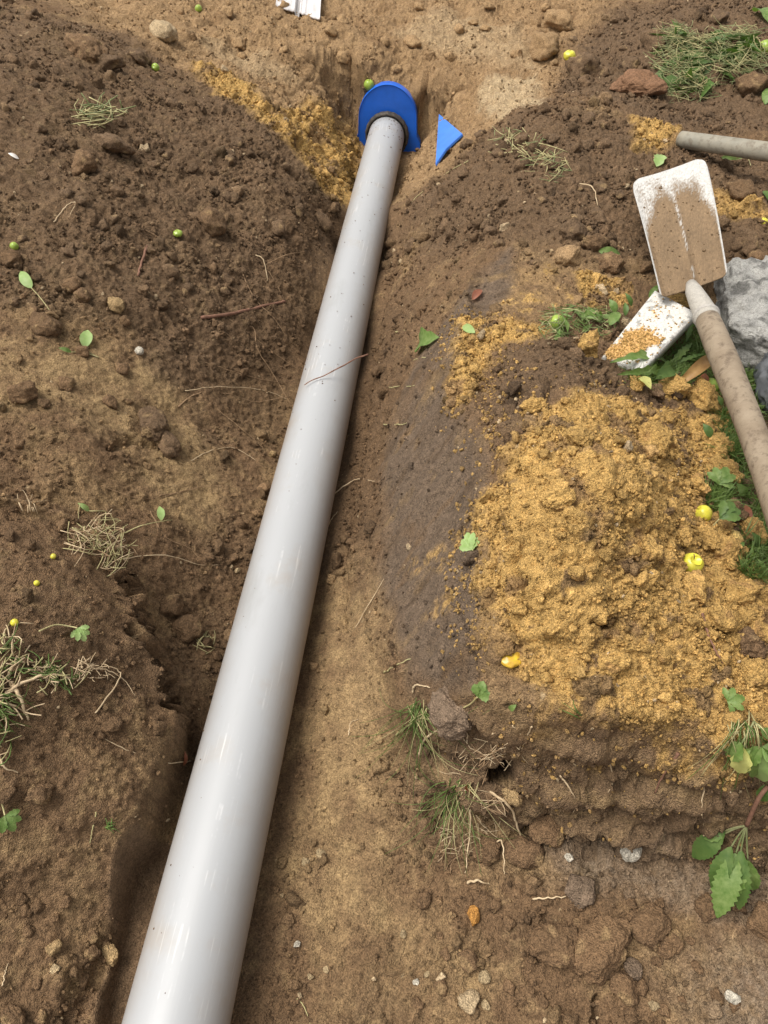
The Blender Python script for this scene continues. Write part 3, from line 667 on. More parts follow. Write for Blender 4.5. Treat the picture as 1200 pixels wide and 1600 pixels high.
for i in range(64):
    a_ = 2*math.pi*i/64
    for j in range(12):
        b_ = 2*math.pi*j/12; r_ = .090+.0085*math.cos(b_)+.0012*math.sin(i*2.1); V.append((r_*math.cos(a_), -.010+.018*math.sin(b_), .08+r_*math.sin(a_)))
for i in range(64):
    for j in range(12): F.append((i*12+j, i*12+(j+1) % 12, ((i+1) % 64)*12+(j+1) % 12, ((i+1) % 64)*12+j))
mb = MB(); mb.add(V, F); mb.build('rubber_seal', M_RUB, BE)
# the second blue piece, a thick curved offcut sticking out of the bank
edge = [toward(on(u, v), l_) for u, v, l_ in [(685,188,.035),(722,214,.016),(700,243,.012),(680,261,.012)]]
nn_ = (edge[1]-edge[0]).cross(edge[3]-edge[0]).normalized(); nn_ = nn_ if nn_.dot(Vector(CAM)-edge[0]) > 0 else -nn_
c0_ = edge[0]; edge = [p-nn_*(p-c0_).dot(nn_) for p in edge]
bm = bmesh.new()
top = [bm.verts.new(p) for p in edge]; bot = [bm.verts.new(p-nn_*.01) for p in edge]
bm.faces.new(top); bm.faces.new(bot[::-1])
for i in range(len(edge)): j = (i+1) % len(edge); bm.faces.new((top[j], top[i], bot[i], bot[j]))
bmesh.ops.recalc_face_normals(bm, faces=bm.faces); bmesh.ops.bevel(bm, geom=bm.edges[:], offset=.0015, segments=2, affect='EDGES')
me = bpy.data.meshes.new('plastic_offcut'); bm.to_mesh(me); bm.free(); me.materials.append(M_BLUE2); o = bpy.data.objects.new('plastic_offcut', me); C.objects.link(o)
tag(o, 'light blue triangular plastic offcut poking out of the bank right of the pipe end', 'plastic piece')

# ------------------------------------------------------------------ clods and stones, one by one
def clod(u, v, px, key='soil', label=None, name='soil_clod', cat='clod', group=None, flat=.7, sink=.3, sub=4, seed=None, amp=.26, asp=1.0, rot=None, mat=None, lift=0):
    seed = seed if seed is not None else int(u*7+v*13)
    h, n = hit(u, v); s = px2m(u, v, px)/2
    V, F = clod_shape(sub, seed, amp, flat); V = V*np.array([1, 1/asp, 1])
    r = np.random.default_rng(seed+1); rz = r.uniform(0, 6.28) if rot is None else math.radians(rot)
    q = Vector((0, 0, 1)).rotation_difference((n+Vector((0, 0, .6))).normalized()) @ Quaternion((0, 0, 1), rz)
    V = (V*s)@np.array(q.to_matrix()).T
    base = CKEY[key]*r.uniform(.88, 1.12); nn2 = perlin(V+np.array(h), 45, 3)*.18+perlin(V+np.array(h), 130, 4)*.15
    cc = base[None]*(1+nn2[:, None])
    if key in ('soil', 'ochre', 'dark'):
        mm = sstep(.25, .6, perlin(V+np.array(h)*2, 40, 8))[:, None]*.5; cc = cc*(1-mm)+(LTAN if key != 'ochre' else col(.35,.19,.08))*mm
    o = mesh_np(name, V, F, mat or M_EARTH, cc); o.location = h+n*(s*flat*(1-2*sink))+Vector((0, 0, lift))
    tag(o, label or 'crumbly brown soil clod lying loose on the dug slopes', cat, group); return o
G1 = 'named soil clods'
for a_ in [
 (72,512,52,'soil','rounded brown clod left of the weed sprig, biggest on the left slope'),
 (183,479,32,'ltan','light brown angular clod on the left slope above the weed sprig'),
 (20,410,34,'soil','small brown clod near the left edge above the stemmed leaf'),
 (33,618,46,'soil','flat brown clod at the left edge below the weed sprig'),
 (236,668,62,'dark','dark flat clod lying in the hollow of the left slope'),
 (262,700,54,'dark','lower dark clod in the hollow of the left slope'),
 (213,92,36,'dark','sharp black clod on the crest of the left heap below the tan stone'),
 (140,88,74,'soil','large broken brown clod at the top of the left heap'),
 (168,105,50,'dark','dark clod leaning on the broken clod at the heap top'),
 (175,235,54,'dark','dark clod half sunk in the middle of the left heap'),
 (328,352,58,'soil','brown lumpy clod on the left heap facing the pipe'),
 (130,262,44,'soil','brown clod below the dried weeds of the left heap'),
 (128,465,30,'soil','small brown clod between the stemmed leaf and the weed sprig'),
 (890,408,48,'tan','tan brown clod left of the shovel blade'),
 (925,385,44,'soil','squarish brown clod touching the tan clod beside the shovel'),
 (893,366,52,'dark','dark pointed clod just above the tan clod by the shovel'),
 (955,415,42,'soil','brown clod between the shovel blade and the ochre patch'),
 (1000,148,80,'red','large reddish brown clod below the weed pile'),
 (907,118,56,'dark','dark crumbly clod left of the weed pile'),
 (870,45,50,'tan','tan clod on the sand near the top right'),
 (1022,70,44,'dark','dark clod above the left end of the weed pile'),
 (1175,140,50,'soil','brown clod under the right part of the weed pile'),
 (1165,385,54,'dark','dark flat clod right of the shovel blade above the concrete'),
 (1150,302,50,'soil','brown clod between the pole and the shovel blade'),
 (1185,410,40,'soil','brown clod resting above the concrete lump'),
 (848,86,58,'tan','rounded tan clod on the pale sand left of the dark heap'),
 (945,1482,108,'soil','broad cracked brown clod, largest on the near trench floor'),
 (872,1478,84,'soil','flat brown clod left of the broad cracked clod'),
 (1012,1448,74,'soil','angular slab clod right of the broad cracked clod'),
 (975,1545,56,'soil','brown clod below the broad cracked clod'),
 (905,1390,50,'cut','grey brown clod under the cut face'),
 (820,1335,60,'soil','brown clod at the foot of the cut face'),
 (852,1290,66,'soil','large clod sagging out of the cut face below the burrow'),
 (800,1240,34,'ltan','light brown lump at the mouth of the burrow'),
 (715,1112,84,'cut','smooth grey brown clod at the tip of the smeared wall'),
 (760,1330,50,'soil','brown clod among the roots below the grass tuft'),
 (1195,1440,60,'soil','brown clod at the right edge of the near floor'),
 (1040,1480,36,'soil','small brown clod right of the slab clod'),
 (1110,1420,40,'soil','brown clod below the drooping plant'),
 (990,1515,34,'cut','small greyish clod below the slab clod'),
 (730,1500,34,'soil','small brown clod near the rusty stone'),
 (20,1590,44,'soil','brown clod in the lower left corner'),
 (60,1240,40,'soil','brown lump on the lower left bank'),
 (170,1490,34,'ltan','light clod beside the pipe at lower left'),
 (265,950,50,'soil','brown clod fallen between left bank and pipe'),
 (290,985,46,'soil','clod under the dry straw wisp left of the pipe'),
]: clod(*a_, group=G1, flat=.62 if a_[2] > 60 else .75, sub=5 if a_[2] > 60 else 4)
G2 = 'ochre sand lumps'
for a_ in [
 (914,546,56,'ochre','oblong ochre lump just left of the white board'),
 (872,778,50,'ochre','rounded ochre lump in the middle of the sand mound'),
 (1100,627,56,'ochre','ochre lump beside the green apple under the shaft'),
 (1046,614,52,'ochre','ochre lump left of the brown curled leaf'),
 (992,600,26,'ochre','small ochre lump beside the yellow leaf'),
 (1020,615,30,'dark','dark round clod between two ochre lumps near the yellow leaf'),
 (1132,862,66,'ochre','largest round ochre lump right of the lower yellow apple'),
 (1130,745,54,'ochre','ochre lump above the ragged green leaf on the mound edge'),
 (1088,762,40,'ochre','ochre lump on the right slope of the mound above the yellow apple'),
 (1060,838,36,'ochre','small ochre lump between the two yellow apples'),
 (1105,845,44,'ochre','ochre lump touching the biggest round lump'),
 (1183,988,46,'ochre','brown ochre lump at the right edge of the mound'),
 (1080,920,50,'ochre','sandy lump just below the lower yellow apple'),
 (1115,905,40,'ochre','sandy lump right below the largest round lump'),
 (1165,1010,48,'soil','grey brown lump at the right edge under the ochre lump'),
 (1185,1055,52,'ochre','lowest ochre lump at the right edge of the mound'),
 (1120,970,50,'ochre','sandy ochre lump crossed by the thin brown root'),
 (1160,940,60,'ochre','smooth ochre bulge at the right side of the mound'),
 (1142,800,38,'soil','brown rooty lump by the mound edge below the ragged leaf'),
 (1165,830,50,'ochre','ochre lump nearest the shaft at the mound edge'),
 (1018,690,60,'ochre','broken ochre ledge on the upper right of the mound'),
 (835,640,40,'ochre','ochre lump at the top of the sand mound'),
 (1058,475,34,'ochre','sandy lump resting on the white board against the blade'),
 (1120,700,44,'ochre','sandy ochre lump left of the shaft'),
 (905,690,44,'ochre','ochre lump high on the sand mound'),
 (1010,860,44,'ochre','ochre lump left of the lower yellow apple'),
 (960,1040,50,'ochre','flat ochre lump near the lower edge of the mound'),
]: clod(*a_, name='sand_lump', cat='sand lump', group=G2, amp=.34, flat=.8, sink=.32, sub=5)
G3 = 'stones on the ground'
for a_ in [
 (255,58,50,'pale','rounded tan stone on the sand at the top left'),
 (501,1335,18,'stone','pale stone right of the pipe, upper of a close pair'),
 (478,1347,14,'stone','pale stone right of the pipe, lower of a close pair'),
 (463,1475,12,'white','small whitish stone beside the lower pipe'),
 (740,1430,28,'rust','rusty orange stone on the near trench floor'),
 (757,1530,22,'stone','tan stone on the near floor, with a smaller one beside it'),
 (668,1522,12,'stone','tiny pale stone on the near floor'),
 (650,1535,11,'white','tiny white stone on the near floor'),
 (733,1565,38,'pale','crumbly pale stone near the bottom edge'),
 (760,1572,16,'stone','small tan stone near the bottom edge'),
 (1145,1558,26,'white','white broken stone in the lower right corner'),
 (1022,1570,20,'stone','brownish yellow stone near the bottom right'),
 (985,1330,38,'white','flat whitish stone wedged under the cut face'),
 (888,1340,14,'white','small white chip under the cut face'),
 (895,1400,13,'white','pale chip next to a short root on the near floor'),
 (217,549,14,'white','small pale pebble on the left slope'),
 (425,710,16,'ltan','small pebble beside the pipe on the left'),
 (370,893,12,'stone','small oval pebble left of the pipe'),
 (85,1477,26,'ltan','tan lump in the lower left'),
 (87,1515,16,'stone','little pale stone in the lower left'),
 (510,1515,11,'stone','lone pale pebble near the lower pipe'),
 (630,1460,13,'stone','pale pebble below the grass tuft'),
 (485,1527,11,'stone','tiny pebble near the bottom of the pipe'),
]: clod(*a_, name='stone', cat='stone', group=G3, amp=.16, flat=.75, sink=.3, sub=4)
# more ordinary clods on the heaps
MARKS = [(468,20,'the grooved panel'),(610,140,'the blue arch'),(800,150,'the pale sand patch'),(848,86,'the rounded tan clod'),(311,17,'the tiny far apple'),(255,58,'the rounded tan stone'),(213,92,'the sharp black clod'),(155,180,'the dry grass bundle'),(276,366,'the bright green apple'),(45,440,'the stemmed leaf'),(380,487,'the reddish twig'),(130,530,'the weed sprig'),(22,388,'the small left edge apple'),(217,410,'the upright brown twig'),(480,250,'the ochre trench edge'),(243,109,'the pale crest apple'),
 (700,230,'the blue offcut'),(830,240,'the wilted weed wisp'),(893,366,'the dark pointed clod'),(1000,148,'the large reddish clod'),(1035,350,'the shovel blade'),(920,303,'the curled root'),(1100,90,'the weed pile'),(1130,225,'the wooden pole'),(1194,79,'the green apple by the weeds'),(738,463,'the red scrap'),
 (740,1430,'the rusty stone'),(945,1482,'the broad cracked clod'),(1012,1448,'the angular slab clod'),(1130,1390,'the drooping plant'),(985,1330,'the whitish wedged stone'),(757,1530,'the tan floor stone'),(1145,1558,'the white corner stone'),(733,1565,'the crumbly pale stone'),(860,1404,'the pale stick'),
 (170,1490,'the light clod by the pipe'),(85,1477,'the tan lump at lower left'),(170,1295,'the green sprout'),(20,1590,'the bottom left corner'),(1091,802,'the upper yellow apple'),(1073,884,'the bitten apple'),(872,778,'the rounded lump in the mound middle'),(794,1025,'the squashed apple'),(1118,765,'the ragged green leaf'),(960,1040,'the flat lump near the mound foot'),(905,690,'the lump high on the mound'),(1132,862,'the largest round lump'),(236,668,'the hollow with two dark clods'),(33,618,'the flat clod at the left edge')]
USED = set()
def describe(u, v, px, lab):
    kind = lab.split(' lying')[0].split(' on the')[0].replace('crumbly ', '')
    size = 'tiny' if px < 16 else 'small' if px < 20 else 'middling' if px < 25 else 'larger'
    for mu, mv, nm in sorted(MARKS, key=lambda m: (m[0]-u)**2+(m[1]-v)**2)[:4]:
        du, dv = u-mu, v-mv; d = 'right of' if du > abs(dv)*2 else 'left of' if -du > abs(dv)*2 else 'above' if -dv > abs(du)*2 else 'below' if dv > abs(du)*2 else ('up' if dv < 0 else 'down')+' and '+('right' if du > 0 else 'left')+' of'
        r = math.hypot(du, dv); rr_ = 'just ' if r < 45 else '' if r < 90 else 'farther '
        t = f'{size} {kind} {rr_}{d} {nm}'
        if t not in USED: break
    USED.add(t); return t
G4 = 'ordinary soil clods'; r_ = np.random.default_rng(3); k = 0
regions = [((20,120,520,480), 46, 'dark', 'crumbly dark clod lying on the left heap'), ((640,180,980,420), 34, 'dark', 'crumbly dark clod lying on the right bank beyond the sand'), ((880,20,1200,200), 22, 'dark', 'dark clod on the far right heap around the weeds'),
           ((330,8,880,110), 22, 'tan', 'tan lump lying on the far sand'), ((620,1400,1190,1590), 30, 'soil', 'brown clod on the near floor under the cut face'), ((10,1400,170,1590), 14, 'soil', 'brown clod on the lower left floor'), ((20,430,200,660), 14, 'soil', 'brown clod on the left slope among the weed leaves'), ((790,640,1180,1080), 30, 'ochre', 'ochre sand lump on the right mound')]
for (x0, y0, x1, y1), n, key, lab in regions:
    for i in range(n):
        u, v = r_.uniform(x0, x1), r_.uniform(y0, y1)
        if key == 'dark' and x0 == 20 and (u-20)/520+(480-v)/360 > 1.45: continue
        if x0 == 20 and 400 < v and u > 380: continue
        if x0 == 640 and u < 730 and v < 270: continue
        pxs = r_.uniform(12, 24)+14*r_.random()**3
        clod(u, v, pxs, key, describe(u, v, pxs, lab), 'sand_lump' if key == 'ochre' else 'soil_clod', 'sand lump' if key == 'ochre' else 'clod', 'clods of one kind: '+lab.split(' lying')[0], seed=int(900+k), sub=3, sink=.35, amp=.34); k += 1
print('clods', time.time()-T0)

# ------------------------------------------------------------------ shovel
M_STEEL = M_COL
def blade_geo():
    # corners in space: the blade leans on the soil, its tip a little raised
    BL, BR = Vector(at_d(1033,467,1.72)), Vector(at_d(1138,432,1.70)); TL, TR = Vector(at_d(984,282,1.99)), Vector(at_d(1101,243,2.0))
    nu, nv = 70, 110; V = []; cc = []
    nrm_ = (BR-BL).cross(TL-BL).normalized(); nrm_ = nrm_ if nrm_.z > 0 else -nrm_
    for j in range(nv+1):
        t = j/nv
        for i in range(nu+1):
            s = i/nu*2-1
            tt = t; r_c = .26                     # rounded corners at the tip, slight shoulders at the root
            k = max(0, abs(s)-(1-r_c*1.1))/(r_c*1.1); tmax = 1-(1-math.sqrt(max(0, 1-k*k)))*.13-.01*s*s
            tmin = .02+(.10*max(0, 1-abs(s)/.22) * -1)+.015*(abs(s) > .9)*(abs(s)-.9)*10
            te = tmin+(tmax-tmin)*tt
            p = BL.lerp(BR, (s+1)/2).lerp(TL.lerp(TR, (s+1)/2), te)
            cam_ = -.009*(1-s*s)*(.5+.5*t)+.006*max(0, abs(s)-.85)/.15*1.0 - .012*max(0, t-.75)**2*8*0
            ridge = .006*math.exp(-(s/.10)**2)*max(0, 1-t/.75); p = p+nrm_*(cam_+ridge+.014*math.sin(t*2.6)-.004)
            V.append(p)
            n_a = perlin(np.array([[s*.9, t*1.5, 3.]]), 5, 7)[0]; n_b = perlin(np.array([[s, t*1.7, 5.]]), 26, 8)[0]
            edge_ = min(1-abs(s), (1-t)*1.5)
            wy = min((1-t)*1.45+.0, (1-abs(s))*1.0+max(0, .62-t)*1.6)          # worn clean towards the tip and upper sides
            n_c = perlin(np.array([[s, t*1.7, 9.]]), 60, 9)[0]; m_ = float(sstep(.17, .40, np.array(wy+n_a*.14+n_b*.12+n_c*.10)))
            rimw = (1-abs(s)) < .035
            st_ = math.exp(-((s-.03+.10*(t-.4))/.035)**2)*(.30 < t < .80 or .05 < t < .2)
            st_ = st_*(n_b > -.12 if t > .55 else n_b > .05)
            dirt = np.array([.185,.122,.066])*(1+.3*n_b+.2*n_a); grey = np.array([.30,.27,.23]); white = np.array([.56,.54,.50])*(1-.35*max(0, n_b))*(1-.3*max(0, n_c))
            cz = dirt*m_+(1-m_)*white; tr_ = 4*m_*(1-m_); cz = cz*(1-.5*tr_)+grey*.5*tr_
            if rimw: cz = white*.85
            cz = cz*(1-min(1, st_)*.85)+white*min(1, st_)*.85
            cc.append(tuple(np.clip(cz, 0, 1)))
    n = len(V); F = []; th = .0022
    V2 = V+[p-nrm_*th for p in V]; w_ = nu+1
    for j in range(nv):
        for i in range(nu):
            q = (j*w_+i, j*w_+i+1, (j+1)*w_+i+1, (j+1)*w_+i); F.append(q); F.append(tuple(n+x for x in q[::-1]))
    bd = [i for i in range(w_)]+[j*w_+nu for j in range(1, nv+1)]+[nv*w_+i for i in range(nu-1, -1, -1)]+[j*w_ for j in range(nv-1, 0, -1)]
    for a1, b1 in zip(bd, bd[1:]+bd[:1]): F.append((a1, n+a1, n+b1, b1))
    return V2, F, cc+cc, nrm_
SE = bpy.data.objects.new('shovel', None); C.objects.link(SE); tag(SE, 'shovel with white edged muddy steel blade and long worn wooden shaft', 'shovel')
V, F, cc, bn = blade_geo(); VB = V
mb = MB(); mb.v = V; mb.f = F; mb.c = cc; mb.build('blade', M_STEEL, SE, usecol=True)
mc = MB(); rb = random.Random(4)
for i in range(170):                                # dried mud crumbs stuck to the blade
    k = rb.randrange(0, 71*111); jv, iu = divmod(k, 71)
    if cc[k][0] > .3: continue
    V1, F1 = ICO[1]; s = rb.uniform(.0008, .003)*(1 if rb.random() > .06 else 1.8); mc.add((V1*s*np.array([1, 1, .6])+np.array(VB[k]+bn*s*.2)).tolist(), F1.tolist(), tuple(np.array([.185,.122,.066])*rb.uniform(.7, 1.4)))
mc.build('caked_mud', M_EARTH, SE, usecol=True)
s0 = Vector(at_d(1084,455,1.70)); s1 = Vector(at_d(1102,490,1.655)); s2 = Vector(at_d(1110,512,1.62)); s9 = Vector(at_d(1215,788,1.21)); s10 = s9+(s9-s2)*1.1
sd_ = (s9-s2).normalized()
pts = [s0-sd_*.035, s0, s0.lerp(s1, .5), s1, s1+sd_*.03, s1+sd_*.034]
V, F = tube_geo(pts, [.012, .0185, .0225, .0255, .0272, .0272], 28); mb = MB(); mb.add(V, F, (.40,.37,.32))
V, F = tube_geo([s1+sd_*.005, s1+sd_*.010, s1+sd_*.016], [.0265, .0295, .0268], 28); mb.add(V, F, (.40,.37,.33)); mb.build('socket', M_COL, SE, usecol=True)
def handle_material(name, ca, cb, cdk):
    m = simple(name, ca, cb, 9, .62, .0012, 90, .35, .35, .65)
    t = m.node_tree; b = [n for n in t.nodes if n.type == 'BSDF_PRINCIPLED'][0]; src = b.inputs['Base Color'].links[0].from_socket
    tc = N(t, 'ShaderNodeTexCoord'); n = N(t, 'ShaderNodeTexNoise', Scale=48., Detail=6., Roughness=.75); L(t, tc.outputs['Object'], n.inputs['Vector'])
    r = N(t, 'ShaderNodeMapRange'); r.inputs[1].default_value = .50; r.inputs[2].default_value = .64; L(t, n.outputs[0], r.inputs[0])
    mx = N(t, 'ShaderNodeMix'); mx.data_type = 'RGBA'; L(t, math_n(t, 'MULTIPLY', r.outputs[0], .75), mx.inputs[0]); L(t, src, mx.inputs[6]); mx.inputs[7].default_value = (*cdk, 1); L(t, mx.outputs[2], b.inputs['Base Color'])
    return m
M_SHAFT = handle_material('worn_shaft_wood', (.29,.23,.16), (.19,.14,.09), (.095,.065,.042))
pp = []; q0 = s1+sd_*.030
for i in range(40): t = i/39; pp.append(q0.lerp(s10, t)+Vector((0, 0, .006*math.sin(t*5))))
V, F = tube_geo(pp, [.0262+.0015*math.sin(i*.35) for i in range(40)], 32, wob=.01); mb = MB(); mb.add(V, F); mb.build('shaft', M_SHAFT, SE)

# second handle, top right
h0 = on(1062,216,.0); a0 = Vector(at_z(1064,218,h0.z+.012)); a1_ = Vector(at_z(1205,238,h0.z+.075)); a2_ = a1_+(a1_-a0)*1.3
V, F = tube_geo([a0.lerp(a2_, i/30) for i in range(31)], [.0245+.003*i/30 for i in range(31)], 28, wob=.015)
M_POLE = handle_material('grey_pole_wood', (.31,.27,.20), (.23,.215,.17), (.14,.11,.075))
mb = MB(); mb.add(V, F); o = mb.build('wooden_pole', M_POLE, origin=tuple(a0)); tag(o, 'thick grey wooden pole sticking out of the soil above the shovel blade', 'pole')

# ------------------------------------------------------------------ white board under the blade
zb = max(on(u, v).z for u, v in [(941,556),(970,560),(1004,578),(960,530)])+.012
c4 = [Vector(at_z(u, v, z)) for u, v, z in [(941,556,zb),(1004,578,zb),(1090,488,zb+.022),(1024,452,zb+.022)]]
bn_ = (c4[1]-c4[0]).cross(c4[2]-c4[0]).normalized(); bn_ = bn_ if bn_.z > 0 else -bn_
nu, nv = 90, 180; V = []; cc = []
for j in range(nv+1):
    for i in range(nu+1):
        s, t = i/nu, j/nv; e = min(s, 1-s, t*2, (1-t)*2); p = c4[0].lerp(c4[1], s).lerp(c4[3].lerp(c4[2], s), t)
        q = np.array([[s*.6, t*1.1, 2.]]); a1 = fbm(q, 5, 3, 31)[0]; a2 = perlin(q, 30, 33)[0]+.6*perlin(q, 75, 34)[0]; a3 = perlin(q, 14, 37)[0]
        sand = math.exp(-(((s-.45)/.34)**2+((t-.30)/.22)**2))*1.3+math.exp(-(((s-.3)/.2)**2+((t-.72)/.2)**2))*.45+math.exp(-(((s-.15)/.2)**2+((t-.08)/.09)**2))
        m_ = float(sstep(.42, .62, np.array(sand+a1*.35+a2*.2))); d_ = float(sstep(.25, .5, np.array(a3+a2*.4)))
        V.append(p-bn_*.004*max(0, 1-e/.06)**2+bn_*(.0015*m_*(1+a2)+.0006*a2))
        cz = np.array([.58,.56,.51])*(1-.4*d_)*(1-m_)+np.array([.56,.33,.12])*(1+.25*a2)*m_; cc.append(tuple(np.clip(cz, 0, 1)))
n = len(V); w_ = nu+1; F = []
V += [p-bn_*.024 for p in V]; cc += [(.46,.45,.40)]*n
for j in range(nv):
    for i in range(nu): q = (j*w_+i, j*w_+i+1, (j+1)*w_+i+1, (j+1)*w_+i); F += [q, tuple(n+x for x in q[::-1])]
bd = list(range(w_))+[j*w_+nu for j in range(1, nv+1)]+[nv*w_+i for i in range(nu-1, -1, -1)]+[j*w_ for j in range(nv-1, 0, -1)]
for a1, b1 in zip(bd, bd[1:]+bd[:1]): F.append((a1, n+a1, n+b1, b1))
mb = MB(); mb.v = V; mb.f = F; mb.c = cc; o = mb.build('painted_board', M_COL, usecol=True); tag(o, 'white painted board smeared with ochre sand under the shovel blade', 'board')
mc = MB(); rb = random.Random(8)
for i in range(2600):
    k = rb.randrange(0, n)
    if cc[k][2] > .3 and rb.random() > .05: continue
    V1, F1 = ICO[1]; s_ = rb.uniform(.0008, .0028); mc.add((V1*s_*np.array([1, .8, .7])+np.array(V[k]+bn_*s_*.3)).tolist(), F1.tolist(), tuple(OCHC*rb.uniform(.7, 1.25)))
mc.build('sand_grains', M_EARTH, o, usecol=True)

# ------------------------------------------------------------------ concrete lump and dark bag at the right edge
def lump_box(corners, h, cuts, amp, fn):
    """a block on four ground corners"""
    bm = bmesh.new(); bmesh.ops.create_cube(bm, size=2); bmesh.ops.subdivide_edges(bm, edges=bm.edges[:], cuts=cuts, use_grid_fill=True)
    V = np.array([v.co[:] for v in bm.verts]); F = [[v.index for v in f.verts] for f in bm.faces]; bm.free(); c_ = [np.array(p) for p in corners]; out = []
    s, t, k = (V[:, 0]+1)/2, (V[:, 1]+1)/2, (V[:, 2]+1)/2
    P = (1-t)[:, None]*((1-s)[:, None]*c_[0]+s[:, None]*c_[1])+t[:, None]*((1-s)[:, None]*c_[3]+s[:, None]*c_[2]); P = P+np.outer(k*h, [0, 0, 1])
    return fn(V, P), F
def conc(V, P):
    n = V/np.linalg.norm(V, axis=1)[:, None]; top = sstep(.2, .95, V[:, 2])
    d = fbm(P, 9, 3, 61)*.014+fbm(P, 40, 4, 62, .6)*.003+(domes(P, .05, 31, .3, .6, .6)[0]*.45+domes(P, .022, 32, .3, .6, .7)[0]*.5+fbm(P, 20, 4, 64, .6)*.008)*top
    rr_ = np.linalg.norm(np.maximum(np.abs(V)-.72, 0), axis=1); return P+n*(d-rr_**2*.12)[:, None]
cb = [tuple(at_z(u, v, .33)) for u, v in [(1118,575),(1300,650),(1330,430),(1098,470)]]
V, F = lump_box(cb, .125, 70, .01, conc)
nzv = fbm(V, 30, 4, 65, .6); top = sstep(.40, .445, V[:, 2]+nzv*.01)
cc = np.array([.285,.275,.25])[None]*(1+.22*nzv[:, None]+.12*fbm(V, 120, 2, 66)[:, None]); pk = sstep(.25, .6, -fbm(V, 24, 4, 67, .65))*top
cc = cc*(1+.25*top[:, None])*(1-.55*pk[:, None])
o = mesh_np('concrete_lump', V, F, earth_material('rough_concrete', .9, .8, .75), cc); tag(o, 'rough broken grey concrete lump with pitted top behind the shovel shaft', 'concrete')
def bagf(V, P):
    n = V/np.linalg.norm(V, axis=1)[:, None]; q = P*np.array([1, 1, .5]); ctr = P.mean(0)
    S = ctr+n*np.array([.12, .14, .085]); d = fbm(S*np.array([1.6, 1, .5]), 20, 4, 68, .6, True)*.0065; return S+n*d[:, None]
hb = on(1215,640,0); cb = [tuple(hb+Vector(q)) for q in [(-.03,-.1,-.02),(.2,-.1,-.02),(.2,.16,-.02),(-.03,.16,-.02)]]
V, F = lump_box(cb, .14, 60, .01, bagf)
M_BAG = simple('grey_plastic_bag', (.075,.08,.088), (.14,.145,.15), 18, .32, .001, 60, .6, stretch=(1, 1, .3))
o = mesh_np('plastic_bag', V, F, M_BAG); tag(o, 'crumpled dark grey plastic bag at the right edge beside the shaft', 'bag')
o.location = Vector((-.012, 0, 0))

# ------------------------------------------------------------------ grooved whitish panel at the top of the picture
zt = on(470,30,0).z; A_ = Vector(at_z(431,8,zt+.03)); B_ = Vector(at_z(500,30,zt+.015)); dirv = Vector(at_z(470,-60,zt+.09))-Vector(at_z(462,14,zt+.03))
V = []; F = []; cc = []; nu = 72; nv = 30
for j in range(nv+1):
    for i in range(nu+1):
        s, t = i/nu, j/nv; gap = 1 if .40 < s < .56 else 0
        base_ = A_.lerp(B_, s)
        if s < .5: base_ = base_+dirv.normalized()*.0
        g_ = max(math.exp(-((s-k_)/.022)**2) for k_ in (.0, .42, .56, .66, 1.0)); dn = -.016 if .44 < s < .54 else 0
        jag = .012*perlin(np.array([[s*3, 0., 0.]]), 3, 9)[0]
        V.append(base_+dirv*(t*1.6+jag*(1-t))+Vector((0, 0, .006*g_+dn))); w2 = perlin(np.array([[s*4, t*2., 1.]]), 4, 12)[0]
        cc.append(tuple(np.array([.60,.57,.55])*(1+.3*w2)*(1-.45*(.44 < s < .54))*(1-.25*(.1 < s < .38)*(w2 > -.1))))
n = len(V); V += [p-Vector((0, 0, .008)) for p in V]; cc += cc; w_ = nu+1
for j in range(nv):
    for i in range(nu): q = (j*w_+i, j*w_+i+1, (j+1)*w_+i+1, (j+1)*w_+i); F += [q, tuple(n+x for x in q[::-1])]
bd = list(range(w_))+[j*w_+nu for j in range(1, nv+1)]+[nv*w_+i for i in range(nu-1, -1, -1)]+[j*w_ for j in range(nv-1, 0, -1)]
for a1, b1 in zip(bd, bd[1:]+bd[:1]): F.append((a1, n+a1, n+b1, b1))
mb = MB(); mb.v = V; mb.f = F; mb.c = cc; o = mb.build('grooved_panel', M_COL, usecol=True); tag(o, 'whitish grooved weathered panel lying on the sand at the top', 'panel')

